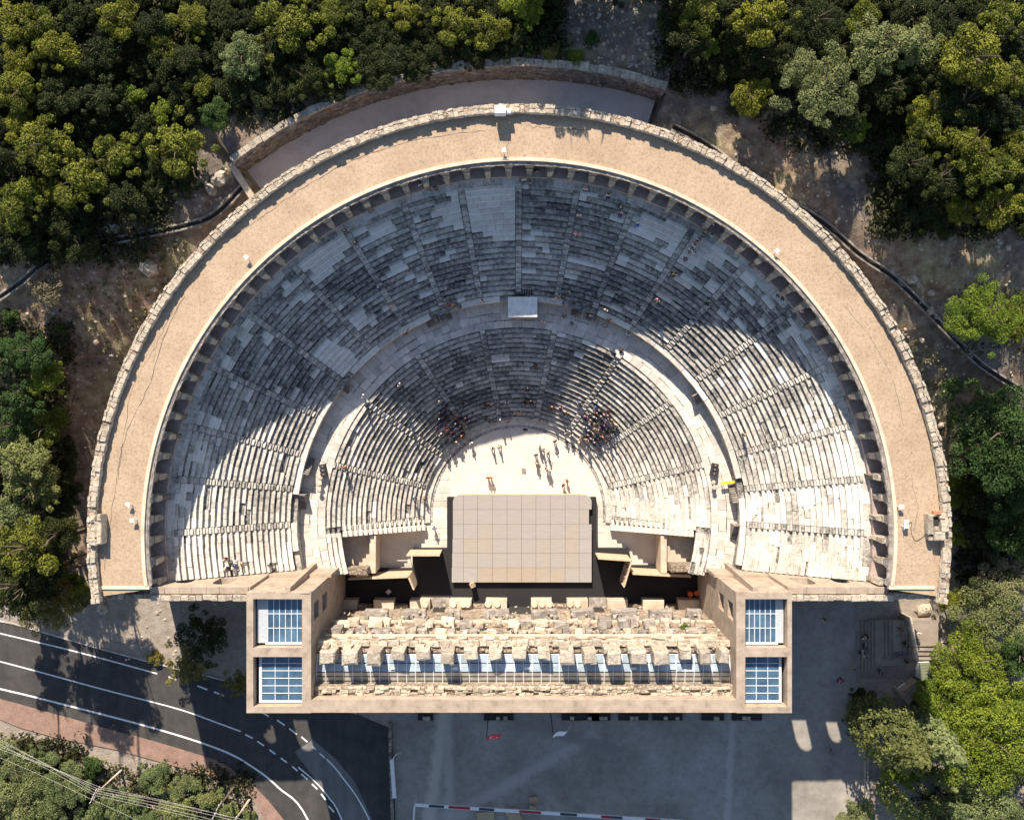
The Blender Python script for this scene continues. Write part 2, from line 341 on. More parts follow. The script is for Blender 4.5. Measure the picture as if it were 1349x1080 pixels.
def stripe(pts, w, z, name, mat, parent, wob=0):
    P = [Vector(W(x, y, 0)).to_2d() if False else Vector(W(x, y, 0)) for x, y in pts]; m = MB()
    # smooth the polyline
    for i in range(len(P) - 1):
        d = (P[i + 1] - P[i]).normalized(); nrm = Vector((-d.y, d.x)) * w / 2
        m.sheet([P[i] - nrm, P[i + 1] - nrm, P[i + 1] + nrm, P[i] + nrm], z + .0004 * (i % 2))
    return m.build(name, mat, parent)
def catmull(pts, k=6):
    out = []
    for i in range(len(pts) - 1):
        p0, p1, p2, p3 = [Vector(pts[max(0, min(len(pts) - 1, j))]) for j in (i - 1, i, i + 1, i + 2)]
        for s in range(k):
            t = s / k; q = .5 * ((2 * p1) + (p2 - p0) * t + (2 * p0 - 5 * p1 + 4 * p2 - p3) * t * t + (3 * p1 - p0 - 3 * p2 + p3) * t ** 3); out.append(tuple(q))
    out.append(tuple(pts[-1])); return out
stripe(catmull([(-160, 796), (0, 834), (100, 858), (207, 887)]), .18, .010, 'road_line', M_paint, road)
stripe(catmull([(-160, 832), (0, 871), (133, 907), (233, 933), (287, 952), (317, 963)]), .18, .010, 'road_line', M_paint, road)
stripe(catmull([(-160, 868), (0, 907), (50, 919), (200, 958), (290, 987), (333, 1010), (367, 1037), (407, 1082), (470, 1250)]), .24, .010, 'road_line', M_paint, road)
stripe(catmull([(393, 1010), (415, 1029), (433, 1050), (452, 1083), (520, 1250)]), .18, .010, 'road_line', M_paint, road)
stripe(catmull([(430, 999), (450, 1022), (487, 1080), (560, 1250)]), .18, .010, 'road_line', M_paint, road)
for d in [((222, 891), (232, 895)), ((260, 903), (273, 908)), ((282, 911), (295, 916)), ((345, 938), (354, 943)), ((365, 948), (375, 955)), ((381, 959), (391, 967)), ((397, 970), (405, 977)), ((412, 983), (416, 987)), ((421, 992), (428, 998)),
          ((323, 967), (333, 972)), ((339, 976), (348, 982)), ((355, 987), (363, 993)), ((370, 998), (378, 1004)), ((385, 1009), (392, 1015)), ((397, 1019), (405, 1026)), ((411, 1032), (418, 1039)), ((423, 1045), (429, 1053)), ((433, 1061), (440, 1069))]:
    stripe(d, .2, .010, 'road_dash', M_paint, road)
# kerb along the north edge of the road
mb = MB()
for i in range(len(up) - 1):
    p, q = Vector(up[i]), Vector(up[i + 1])
    if i > 6: break
    L = (q - p).length; k = max(1, int(L / 1.2)); d = (q - p) / k; nn = Vector((-d.y, d.x)).normalized() * .16
    for j in range(k):
        s0, s1 = p + d * (j + .01), p + d * (j + .99)
        mb.hull([(*(s0), -.05), (*(s1), -.05), (*(s1 + nn), -.05), (*(s0 + nn), -.05)], [(*(s0), .12), (*(s1), .12), (*(s1 + nn), .12), (*(s0 + nn), .12)], random.uniform(.3, .7))
mb.build('kerb', M_paving, road)

# ------------------------------------------------------------------ seating tiers
UP_R0, UP_Z0, UP_N, UP_T, UP_H = 28.35, 11.0, 20, .605, .40
LO_R0, LO_Z0, LO_N, LO_T, LO_H = 12.75, .55, 20, .585, .42
ZW = 9.0                                               # walkway between the tiers
UST = [-.5, 8.5, 17.5, 28, 38.7, 49.5, 60, 70.5, 80.3, 90, 99.7, 109.5, 120, 130.5, 141.3, 152, 162.5, 171.5, 180.5]
LST = [-3.2, 16.8, 37.8, 58.6, 79.2, 100.8, 121.4, 142.2, 163.2, 183.2]
YU, YL1, YL2 = -19.9, -15.4, -20.9
def clip_ang(r, ymin): return math.asin(max(-1, (ymin - C0[1]) / r))
def surf(x, y):
    r = rad(x, y)
    if y < -20.5: return 0.0
    if r < 11.6: return 0.0
    if r < LO_R0: return .3 if y > -15.4 else 0.0
    if r < LO_R0 + LO_N * LO_T:
        if y < YL1 and r < 22.4: return 0.0
        return LO_Z0 + (int((r - LO_R0) / LO_T) + 1) * LO_H
    if r < 27.6: return ZW
    if r < UP_R0: return UP_Z0
    k = int((r - UP_R0) / UP_T)
    return UP_Z0 + (min(k, UP_N - 1) + 1) * UP_H
def seatpos(px, py):
    z = 8.0
    for _ in range(25):
        x, y = W(px, py, z); z = .6 * z + .4 * surf(x, y)
    return x, y, surf(x, y)

def slab(mb, r0, T, a0, a1, z1, H, tone, flat=False, dz=0.0):
    j = .0 if flat else .018; n = max(1, int((a1 - a0) * r0 / 1.3))
    z1 = z1 + dz; b = len(mb.v); m = 7
    ch = .03 if flat else .15; rc = .04 if flat else .13
    prof = [(r0 + rc, z1 - H - .2), (r0 + rc, z1 - .15), (r0 - .0, z1 - .09), (r0 + .01, z1 - .01), (r0 + T * .70, z1), (r0 + T * .72, z1 - ch), (r0 + T + rc + .02, z1 - ch)]
    for i in range(n + 1):
        a = a0 + (a1 - a0) * i / n; jr = random.uniform(-j, j) * 1.6
        for k, (r, z) in enumerate(prof):
            jj = random.uniform(-j, j) if 1 < k < 6 else 0
            mb.v.append((C0[0] + (r + (jr if 1 < k < 4 else 0)) * math.cos(a), C0[1] + (r + (jr if 1 < k < 4 else 0)) * math.sin(a), z + jj))
    nf = 0
    for i in range(n):
        for k in range(m - 1):
            p = b + i * m + k; mb.f.append((p, p + m, p + m + 1, p + 1)); nf += 1
    for i in (0, n):
        p = b + i * m; mb.f.append(tuple(p + k for k in range(m)) + ()); nf += 1
    mb.t += [tone] * nf

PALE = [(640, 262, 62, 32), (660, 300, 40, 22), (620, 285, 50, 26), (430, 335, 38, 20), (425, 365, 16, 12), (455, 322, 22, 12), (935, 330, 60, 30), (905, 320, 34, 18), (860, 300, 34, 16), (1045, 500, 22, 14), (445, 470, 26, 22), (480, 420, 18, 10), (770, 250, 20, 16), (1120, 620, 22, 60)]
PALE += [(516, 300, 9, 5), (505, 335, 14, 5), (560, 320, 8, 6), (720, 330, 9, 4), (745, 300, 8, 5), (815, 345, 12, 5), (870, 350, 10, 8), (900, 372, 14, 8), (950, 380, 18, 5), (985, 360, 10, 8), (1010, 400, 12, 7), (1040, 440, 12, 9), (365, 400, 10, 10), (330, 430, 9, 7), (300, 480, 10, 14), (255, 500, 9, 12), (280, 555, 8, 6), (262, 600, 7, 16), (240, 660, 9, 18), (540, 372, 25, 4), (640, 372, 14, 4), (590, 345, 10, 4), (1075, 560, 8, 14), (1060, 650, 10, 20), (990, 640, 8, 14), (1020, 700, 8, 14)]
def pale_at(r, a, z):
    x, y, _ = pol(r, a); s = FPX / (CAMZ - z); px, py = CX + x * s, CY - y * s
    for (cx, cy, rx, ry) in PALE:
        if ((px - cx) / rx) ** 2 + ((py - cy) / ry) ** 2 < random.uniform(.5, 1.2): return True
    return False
def tier(name, R0, Z0, N, T, H, stairs, ends, parent, pale_p, loose_n):
    stuff = MB(); slabs = []; bed = MB()
    for k in range(N):
        r0 = R0 + k * T; z1 = Z0 + (k + 1) * H; a_lo = clip_ang(r0 + T / 2, ends(r0)); a_hi = PI - a_lo
        bed.arcbox(r0 + .15, r0 + T + .16, a_lo, a_hi, z1 - H - .5, z1 - .18, .25, 0, 64)
        hw = .40 / r0
        marks = [a_lo] + [R(s) for s in stairs if a_lo + .02 < R(s) < a_hi - .02] + [a_hi]
        for i in range(len(marks) - 1):
            s0 = marks[i] + (hw if i > 0 else .0); s1 = marks[i + 1] - (hw if i < len(marks) - 2 else 0)
            a = s0
            while a < s1 - 1e-4:
                L = random.uniform(.85, 1.9) if random.random() < .85 else random.uniform(1.9, 3.0)
                e = a + L / r0
                if s1 - e < .6 / r0: e = s1
                am = (a + e) / 2; pale = pale_at(r0, am, z1) or random.random() < pale_p(k, am)
                lit = max(0, abs(math.degrees(am) - 90) - 55) / 45  # sunlit look put into slab tone: paler towards east and west ends
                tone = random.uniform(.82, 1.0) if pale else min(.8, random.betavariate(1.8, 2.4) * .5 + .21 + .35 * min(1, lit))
                dz = 0 if pale else random.gauss(0, .02); 
                if not pale and random.random() < .02: dz = -.25
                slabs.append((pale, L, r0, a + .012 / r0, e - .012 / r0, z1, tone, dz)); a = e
    big = sorted(range(len(slabs)), key=lambda i: -(slabs[i][0] * 10 + slabs[i][1]))[:loose_n]; big = set(big)
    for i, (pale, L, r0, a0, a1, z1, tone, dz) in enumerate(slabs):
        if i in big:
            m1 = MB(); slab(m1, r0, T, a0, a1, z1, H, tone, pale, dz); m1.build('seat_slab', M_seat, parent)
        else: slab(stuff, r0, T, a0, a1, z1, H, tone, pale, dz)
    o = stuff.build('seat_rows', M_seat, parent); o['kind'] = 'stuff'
    bed.build('rubble_bed', M_seat, parent)
    for s in stairs:
        m1 = MB(); sa = R(s); cnt = 0
        for k in range(N):
            r0 = R0 + k * T; z1 = Z0 + (k + 1) * H; y = C0[1] + r0 * math.sin(sa)
            if y < ends(r0) + .2 or (parent is lower and s in (-3.2, 183.2) and k > 16): continue
            w = .34 / r0; cnt += 1
            m1.arcbox(r0 + .06, r0 + T * .5 - .0, sa - w, sa + w, z1 - H - .1, z1 - .04, random.uniform(.3, .75), .012)
            m1.arcbox(r0 + T * .5 + .01, r0 + T + .0, sa - w, sa + w, z1 - H, z1 + H * .5, random.uniform(.3, .75), .012)
        if cnt: m1.build('stair_flight', M_seat, parent)

upper = tag(empty('upper_seating_tier', (0, 0, 0)), 'upper bank of curved stone seating between the arcade and the broad walkway', 'seating')
lower = tag(empty('lower_seating_tier', (0, 0, 0)), 'lower bank of curved stone seating wrapped around the orchestra floor', 'seating')
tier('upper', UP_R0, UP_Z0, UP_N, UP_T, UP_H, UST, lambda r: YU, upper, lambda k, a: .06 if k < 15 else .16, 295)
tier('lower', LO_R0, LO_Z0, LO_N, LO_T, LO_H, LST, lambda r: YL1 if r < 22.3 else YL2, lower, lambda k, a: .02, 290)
# flat terrace at the foot of the arcade
terr = MB()
mb = MB(); a_lo = clip_ang(40.5, YU)
RT0 = UP_R0 + UP_N * UP_T; ZT = UP_Z0 + UP_N * UP_H + .0     # 40.45, 19.0
a = a_lo
while a < PI - a_lo:
    e = min(PI - a_lo, a + random.uniform(1.1, 2.4) / 41)
    mb.arcbox(RT0 - .25, RT0 + .62, a + .0004, e - .0004, ZT - .6, ZT + .06 + random.uniform(-.015, .015), random.uniform(.35, .85)); a = e
mb.build('gallery_floor', M_seat, upper)
mb = MB(); mb.arcbox(RT0 + .55, 46.2, a_lo, PI - a_lo, ZT - .5, ZT + .75, .35, 0, 90); mb.build('inner_floor', M_brown, upper)
# long pale parapet slabs on top of the walkway wall
STEPGAP = [(68.5, 71.5), (72.8, 75.8), (108, 115), (163, 168.5), (172, 177), (186, 190), (4, 10), (-5, 0), (33, 36), (141, 143.5), (89, 93.2)]
mb = MB(); a = R(-11)
nslab = 0
while a < R(191):
    L = random.uniform(2.2, 5.0) / 28; e = min(a + L, R(191)); am = math.degrees((a + e) / 2)
    y = C0[1] + 28 * math.sin((a + e) / 2)
    if y > YL2 and not any(g0 < am < g1 for g0, g1 in STEPGAP):
        m1 = MB(); m1.arcbox(27.62, 28.33, a + .001, e - .001, ZW + 1.5, UP_Z0 + .12 + random.uniform(-.03, .03), random.uniform(.55, .98), .015, 2); m1.build('parapet_slab', M_seat, upper); nslab += 1
    a = e
al = clip_ang(28, YL2)
mb.arcbox(27.66, 28.4, al, PI - al, ZW - .4, UP_Z0 - .35, .35, 0, 80)
mb.build('walkway_wall', M_seat, upper)
# little flights up from the walkway
def steps_arc(r, a0, a1, n, z0, z1, parent, name='access_steps', wood=True, rw=.75):
    m = MB()
    for i in range(n):
        p, q = a0 + (a1 - a0) * i / n, a0 + (a1 - a0) * (i + .72) / n
        m.arcbox(r - rw, r, min(p, q), max(p, q), z0 - .02, z0 + (z1 - z0) * (i + 1) / n, random.uniform(.3, .7))
    m.build(name, M_greyst if wood else M_seat, parent)
for a0, a1 in ((108, 111.4), (115, 111.8), (75.8, 72.8), (71.6, 68.6), (163, 167.5), (177, 172.5), (10, 5), (-5, -.5), (33, 36), (143.5, 141)):
    steps_arc(27.6, R(a0), R(a1), 9, ZW, UP_Z0, upper)
# walkway with paving slabs
walk = tag(empty('walkway', (0, 0, 0)), 'broad curved paved walkway between the lower and upper seating', 'walkway')
mb = MB(); al = clip_ang(26, YL2); WR0 = LO_R0 + LO_N * LO_T
mb.arcbox(WR0 - .05, 27.75, al, PI - al, ZW - .6, ZW - .06, .2, 0, 80); mb.build('bedding', M_seat, walk)
edges = [WR0 + .0, WR0 + .95, WR0 + 1.95, 27.7]; cnt = 0
for i in range(3):
    a = al
    while a < PI - al:
        e = a + random.uniform(.9, 1.75) / 26; e = PI - al if PI - al - e < .02 else e; w = .012
        jr0, jr1 = random.uniform(-.08, .08), random.uniform(-.08, .08)
        m1 = MB(); m1.arcbox(edges[i] + .02 + (jr0 if i else 0), edges[i + 1] - .02 + (jr1 if i < 2 else 0), a + .0007, e - .0007, ZW - .1, ZW + random.uniform(-.02, .02) + (.0 if i else .03), random.uniform(.4, .95), .01)
        if cnt < 295: m1.build('paving_slab', M_paving, walk)
        cnt += 1; a = e
# end walls of the lower tier with pale stepped coping
for sgn in (-1, 1):
    m1 = MB()
    for k in range(17):
        ra, rb = LO_R0 - .2 + k * LO_T, LO_R0 - .2 + (k + 1) * LO_T
        xa, xb = [math.sqrt(q * q - (YL1 - C0[1]) ** 2) for q in (ra, rb)]
        z = LO_Z0 + (k + 1) * LO_H
        m1.box(C0[0] + sgn * xa if sgn > 0 else C0[0] - xb, C0[0] + xb if sgn > 0 else C0[0] - xa, YL1 - .8, YL1 - .1, -.03, z + .12, .6)
        m1.box(C0[0] + sgn * (xa + xb) / 2 - .13, C0[0] + sgn * (xa + xb) / 2 + .13, YL1 - .1, YL1 + .55, z - .3, z + .1, .7)
    m1.build('end_wall', M_orch, lower)
    x0, x1 = (C0[0] + sgn * 19.4, C0[0] + sgn * 23.3); xs = sorted((x0, x1))
    m1 = MB(); m1.box(xs[0], xs[1], -21.1, YL1 - 1.01, -.03, 4.4, .55); m1.build('vault_roof', M_cream, lower)
    xs = sorted((C0[0] + sgn * 18.6, C0[0] + sgn * 19.39)); m1 = MB(); m1.box(xs[0], xs[1], -21.3, YL1 - 1.01, -.03, 5.2, .6, .02); m1.build('side_wall', M_cream, lower)
# outer ends of walkway/rows: low parapet between walkway end and tower
# ------------------------------------------------------------------ orchestra floor
mb = MB()
def ring_sheet(mb, r0, r1, a0, a1, z, n, tone): 
    for i in range(n):
        p, q = a0 + (a1 - a0) * i / n, a0 + (a1 - a0) * (i + 1) / n
        mb.v += [pol(r0, p, z), pol(r1, p, z), pol(r1, q, z), pol(r0, q, z)]; b = len(mb.v) - 4; mb.f.append((b, b + 1, b + 2, b + 3)); mb.t.append(tone)
orch = empty('orchestra_floor'); orch['kind'] = 'structure'; orch['label'] = 'pale sunlit orchestra floor in front of the wooden stage'
mb.sheet([pol(11.55, R(d)) for d in range(0, 181, 3)] + [(-11.5, -15.2), (13.1, -15.2)][::1], .0, .55)
mb.build('floor_sheet', M_orch, orch)
mb = MB(); mb.sheet([(-23, -26.4), (25.2, -26.4), (25.2, -15.2), (-23, -15.2)], .0, .42); mb.build('side_floor', M_orch, orch)
mb = MB(); mb.arcbox(11.55, 11.9, R(-6), R(186), -.03, .1, .35, .004, 60); mb.arcbox(11.93, LO_R0 + .2, R(-6), R(186), -.03, .32, .6, .0, 60); mb.build('orchestra_kerb', M_seat, lower)
for i in range(7):
    a = -12.6 + i * 3.4
paves = MB()
random.seed(21)
for (x0, x1, y0, y1) in ((-11.0, -8.9, -17.6, -6.5), (11.6, 14.0, -17.6, -6.0)):
    y = y0
    while y < y1:
        h = random.uniform(.7, 1.3); x = x0
        while x < x1 - .2:
            w = random.uniform(.8, 1.6); 
            if rad(x + w / 2, y + h / 2) < 11.6:
                m1 = MB(); m1.chamf(x + .02, min(x + w, x1 + .4) - .02, y + .02, y + h - .02, -.02, .045 + random.uniform(0, .02), .02, random.uniform(.3, .75), .004); m1.build('paving_slab', M_orch, orch)
            x += w
        y += h
# grates in the floor
for (px, py, w, h, mat, lab) in ((692, 564, .65, .8, M_dark, 'dark square drain cover at the shaded north edge of the orchestra floor'), (690.5, 620.5, .6, .8, M_greyst, 'small brownish slatted cover in the middle of the orchestra floor')):
    x, y = W(px, py); root = tag(empty('drain_cover', (x, y, 0)), lab, 'drain cover')
    m1 = MB(); m1.box(-w / 2, w / 2, -h / 2, h / 2, .0, .03); m1.build('frame', M_greyst, root)
    for i in range(4):
        m1 = MB(); m1.box(-w * .42, w * .42, -h * .4 + i * h * .21, -h * .4 + i * h * .21 + h * .15, .031, .05); m1.build('slat', mat, root)

# ------------------------------------------------------------------ arcade gallery and its roof
ROOFZ = 24.0
arc = tag(empty('arcade_gallery', (0, 0, 0)), 'curved arcaded gallery with sandy flat roof crowning the seating', 'gallery')
A0, A1 = clip_ang(41.9, -19.6), PI - clip_ang(41.9, -19.6)
NB = 59; DA = (A1 - A0) / NB
def bay_mesh():
    m = MB(); r0, r1 = 41.45, 42.0; hw = DA / 2; ow = hw * .70; zs, zt = 21.9, ROOFZ - .02; n = 8
    ar = (zt - .35 - zs)
    P = lambda r, a, z: (r * math.cos(a), r * math.sin(a), z)
    prev = None
    for i in range(n + 1):
        u = -1 + 2 * i / n; a = u * ow; z = zs + ar * math.sqrt(max(0, 1 - u * u))
        if prev:
            m.hull([P(r0, prev[0], prev[1]), P(r1, prev[0], prev[1]), P(r1, a, z), P(r0, a, z)], [P(r0, prev[0], zt), P(r1, prev[0], zt), P(r1, a, zt), P(r0, a, zt)], .5, 0)
        prev = (a, z)
    for q in (-1, 1):
        a, b = sorted((q * ow, q * hw)); m.hull([P(r0, a, zs), P(r1, a, zs), P(r1, b, zs), P(r0, b, zs)], [P(r0, a, zt), P(r1, a, zt), P(r1, b, zt), P(r0, b, zt)], .5)
    return m.mesh('arch', M_greyst)
def pillar_mesh(seed):
    random.seed(seed); m = MB(); w = .36
    m.hull([(41.2, -w, 18.9), (42.0, -w, 18.9), (42.0, w, 18.9), (41.2, w, 18.9)], [(41.35, -w, 21.95), (42.0, -w, 21.95), (42.0, w, 21.95), (41.35, w, 21.95)], .45, .02)
    # broken engaged buttress leaning against the seats
    h = random.uniform(19.7, 21.4); l = random.uniform(40.7, 41.0)
    m.hull([(l, -.26, 18.9), (41.3, -.32, 18.9), (41.3, .32, 18.9), (l, .26, 18.9)], [(l + .12, -.2, h), (41.3, -.3, h + .5), (41.3, .3, h + .5), (l + .12, .2, h)], random.uniform(.0, .8), .1)
    if seed % 2: m.box(41.0, 41.5, -.3, .3, h + .3, 22.6, .7, .09)
    return m.mesh('pillar', M_coping)
bm_ = bay_mesh(); pms = [pillar_mesh(i) for i in range(9)]
for i in range(NB):
    link('arch', bm_, arc, (C0[0], C0[1], 0), A0 + DA * (i + .5))
for i in range(NB + 1):
    link('pillar', pms[random.randrange(9)], arc, (C0[0], C0[1], 0), A0 + DA * i)
random.seed(11)
mb = MB(); mb.arcbox(41.8, 47.0, A0 - .01, A1 + .01, ROOFZ - .5, ROOFZ, .5, 0, 160); mb.build('roof', M_roof, arc)
mb = MB(); mb.arcbox(46.2, 47.0, A0, A1, ZT - 1, ROOFZ - .51, .5, 0, 100); mb.build('back_wall', M_brown, arc)
for k in range(56):
    p = A0 + (A1 - A0) * k / 56; q = A0 + (A1 - A0) * (k + 1) / 56; m1 = MB()
    m1.arcbox(41.72, 42.1, p + .0002, q - .0002, ROOFZ - .12, ROOFZ + .22, random.uniform(.75, .95), .0, 2); m1.build('edge_coping', M_cream, arc)
mb = MB(); mb.arcbox(41.3, 41.70, A0, A1, ROOFZ - .4, ROOFZ - .05, .6, .05, 260); mb.build('cornice', M_greyst, arc)
# end kerbs of the roof
for x0, x1 in ((-45.7, -40.4), (42.0, 47.1)):
    m1 = MB(); m1.box(x0, x1, -19.95, -19.6, ROOFZ - .6, ROOFZ + .15, .95); m1.build('end_coping', M_cream, arc)
# hairline cracks
def crack(pts, w=.05, z=ROOFZ):
    P = []
    for p in catmull(pts, 8): x, y = W(p[0], p[1], z); P.append(Vector((x + random.gauss(0, .06), y + random.gauss(0, .06))))
    m = MB()
    for i in range(len(P) - 1):
        d = (P[i + 1] - P[i]).normalized(); nrm = Vector((-d.y, d.x)) * w * random.uniform(.3, 1); m.sheet([P[i] - nrm, P[i + 1] - nrm, P[i + 1] + nrm, P[i] + nrm], z + .006)
    m.build('roof_crack', plain('crack fill', (.13, .09, .07), .95), arc)
crack([(138, 750), (152, 640), (165, 575), (195, 510), (218, 440), (243, 390)]); crack([(155, 640), (172, 520), (205, 455), (232, 400)], .035)
crack([(305, 312), (340, 290), (370, 268), (420, 236), (480, 205), (560, 182), (640, 172)]); crack([(690, 163), (705, 168), (740, 170), (775, 172)], .035)
crack([(1110, 400), (1150, 450), (1175, 500), (1190, 560)], .03); crack([(1200, 630), (1208, 668), (1204, 700)], .03); crack([(672, 215), (668, 190), (676, 165)], .03)
# roof-top cable near the floodlights
# ------------------------------------------------------------------ perimeter wall
per = tag(empty('perimeter_wall', (0, 0, 0)), 'rough stone outer wall curving around the back of the gallery', 'wall')
mb = MB(); B0, B1 = clip_ang(47.5, -21.4), PI - clip_ang(47.5, -21.4)
mb.arcbox(47.02, 47.85, B0, B1, -.5, 24.72, .7, 0, 200); mb.build('wall_core', M_rubble, per)
cop = []
for s in range(9):
    random.seed(100 + s); m = MB(); w = (B1 - B0) / 290 / 2; h = random.uniform(.42, .66)
    P = lambda r, a, z: (r * math.cos(a), r * math.sin(a), z)
    ri, ro = 46.93 - random.uniform(0, .1), 47.85 + random.uniform(0, .08); rm = random.uniform(47.3, 47.6)
    for (a, b, hh) in ((ri, rm - .02, h + random.uniform(-.08, .08)), (rm + .0, ro, h + random.uniform(-.14, .1))):
        m.hull([P(a, -w * .97, 24.3), P(b, -w * .97, 24.3), P(b, w * .97, 24.3), P(a, w * .97, 24.3)], [P(a + .06, -w * .95, 24.3 + hh), P(b - .03, -w * .95, 24.3 + hh), P(b - .03, w * .95, 24.3 + hh), P(a + .06, w * .95, 24.3 + hh)], random.uniform(.5, .85), .035)
    cop.append(m.mesh('coping_stone', M_coping))
random.seed(5)
for i in range(290):
    o = link('coping_stone', random.choice(cop), per, (C0[0], C0[1], 0), B0 + (B1 - B0) * (i + .5) / 290)
    o.scale.z = 1
    o.location.z = random.uniform(-.12, .12)

# ------------------------------------------------------------------ retaining wall on the hillside
M_pathc = stone('pale concrete path', [(.3, (.58, .52, .47)), (.5, (.68, .62, .57)), (.7, (.76, .70, .64))], .6, 12, .2, .02)
ret = tag(empty('retaining_wall', (0, 0, 0)), 'shaded stone retaining wall holding the wooded slope behind the theatre', 'wall')
random.seed(12)
Q0, Q1 = R(71.8), R(127.5)
mb = MB(); mb.arcbox(52.45, 53.0, Q0, Q1, 17.5, 23.75, .45, 0, 90); mb.build('wall_core', M_rubble, ret)
k = 0; a = Q0
while a < Q1 and k < 290:
    e = min(Q1, a + random.uniform(.6, 1.1) / 52.7); m1 = MB(); m1.arcbox(52.36 + random.uniform(-.05, .05), 53.15 + random.uniform(-.1, .1), a + .0003, e - .0003, 23.7, 24.05 + random.uniform(-.08, .12), random.uniform(.3, .8), .03); m1.build('cap_stone', M_coping, ret); a = e; k += 1
# face stones of the wall, slightly proud
mb = MB()
for row in range(10):
    a = Q0
    while a < Q1:
        L = random.uniform(.35, .9) / 52.4
        if random.random() < .6: mb.arcbox(52.45 - random.uniform(.03, .12), 52.5, a, a + L * .9, 18.7 + row * .5, 18.7 + row * .5 + random.uniform(.25, .45), random.uniform(.1, 1), .03)
        a += L
o = mb.build('face_stones', M_greyst, ret); o['kind'] = 'stuff'
m1 = MB(); p0 = pol(53, R(127.6)); p1 = pol(48.0, R(128.2))
m1.hull([(p0[0], p0[1], 17), (p0[0] - .7, p0[1] - .2, 17), (p1[0] - .7, p1[1] - .2, 17), (p1[0], p1[1], 17)], [(p0[0], p0[1], 22.5), (p0[0] - .7, p0[1] - .2, 22.5), (p1[0] - .7, p1[1] - .2, 21.6), (p1[0], p1[1], 21.6)], .6); m1.build('end_return', M_cream, ret)
mb = MB(); ring_sheet(mb, 47.9, 52.46, Q0 + .01, Q1, 19.2, 90, .45)
tag(mb.build('path', M_pathc), 'shaded concrete path between the perimeter wall and the retaining wall', kind='structure')

# ------------------------------------------------------------------ end (analemma) walls with arched windows
def wall_with_openings(mb, x0, x1, y0, y1, z0, z1, ops, axis='x', tone=.5):   # ops: (a,b,zbot,zspring,arched)
    def bx(a, b, za, zb):
        if b - a < 1e-4 or zb - za < 1e-4: return
        if axis == 'x': mb.box(a, b, y0, y1, za, zb, tone)
        else: mb.box(x0, x1, a, b, za, zb, tone)
    lo_, hi_ = (x0, x1) if axis == 'x' else (y0, y1); cur = lo_
    for (a, b, zb, zs, arched) in sorted(ops):
        bx(cur, a, z0, z1); bx(a, b, z0, zb)
        if arched:
            n = 8; c = (a + b) / 2; rr_ = (b - a) / 2
            for i in range(n):
                u, v = a + (b - a) * i / n, a + (b - a) * (i + 1) / n
                zu, zv = [zs + math.sqrt(max(0, rr_ ** 2 - (t - c) ** 2)) for t in (u, v)]
                if axis == 'x': mb.hull([(u, y0, zu), (v, y0, zv), (v, y1, zv), (u, y1, zu)], [(u, y0, z1), (v, y0, z1), (v, y1, z1), (u, y1, z1)], tone)
                else: mb.hull([(x0, u, zu), (x1, u, zu), (x1, v, zv), (x0, v, zv)], [(x0, u, z1), (x1, u, z1), (x1, v, z1), (x0, v, z1)], tone)
        else: bx(a, b, zs, z1)
        cur = b
    bx(cur, hi_, z0, z1)
for sgn, nm, lab in ((-1, 'west', 'pale west end wall of the seating with two arched windows'), (1, 'east', 'pale east end wall of the seating with two arched windows')):
    root = tag(empty('end_wall', (0, 0, 0)), lab, 'wall')
    xa, xb = (-40.9, -29.6) if sgn < 0 else (31.2, 42.5)
    ops = [(-39.2, -37.3, 16.6, 18.9, True), (-34.7, -32.5, 16.4, 19.6, True)] if sgn < 0 else [(33.0, 35.2, 16.4, 19.6, True), (37.6, 39.4, 16.6, 18.9, True)]
    mb = MB(); wall_with_openings(mb, xa, xb, -21.35, -20.0, -.03, 22.5, ops, 'x', .55); mb.build('wall_body', M_render, root)
    xc, xd = (-47.6, -40.9) if sgn < 0 else (42.5, 49.2)
    mb = MB(); mb.box(min(xc, xd), max(xc, xd), -21.4, -20.0, -.03, 21.4, .5); mb.build('wall_wing', M_rubble, root)
    random.seed(40 + sgn)
    x = min(xa, xc); xe = max(xb, xd)
    while x < xe - .2:
        w = min(random.uniform(.6, 1.3), xe - x); inn = (x + w / 2 > xa) and (x + w / 2 < xb); zt = 22.5 if inn else 21.4
        m1 = MB(); m1.chamf(x + .02, x + w - .02, -21.5 + random.uniform(-.08, .05), -20.85 + random.uniform(-.1, .1), zt - .02, zt + random.uniform(.22, .42), .06, random.uniform(.35, .9), .03); m1.build('coping_stone', M_coping, root); x += w
    m1 = MB()
    x = xa
    while x < xb - .3:
        w = min(random.uniform(1.2, 2.2), xb - x); m1.chamf(x + .01, x + w - .01, -20.75, -19.95, 22.48, 22.62 + random.uniform(0, .05), .03, random.uniform(.5, .8), .01); x += w
    m1.build('inner_ledge', M_render, root)
    # sloping rendered bank between the seats and the wall
    # inner part continuing down beside the tower to the walkway
    xe0, xe1 = (-29.7, -22.0) if sgn < 0 else (24.6, 31.3)
    mb = MB(); mb.box(xe0, xe1, -20.35, -20.0, 8, 14.0 if sgn < 0 else 14.0, .5); mb.build('inner_wall', M_render, root)

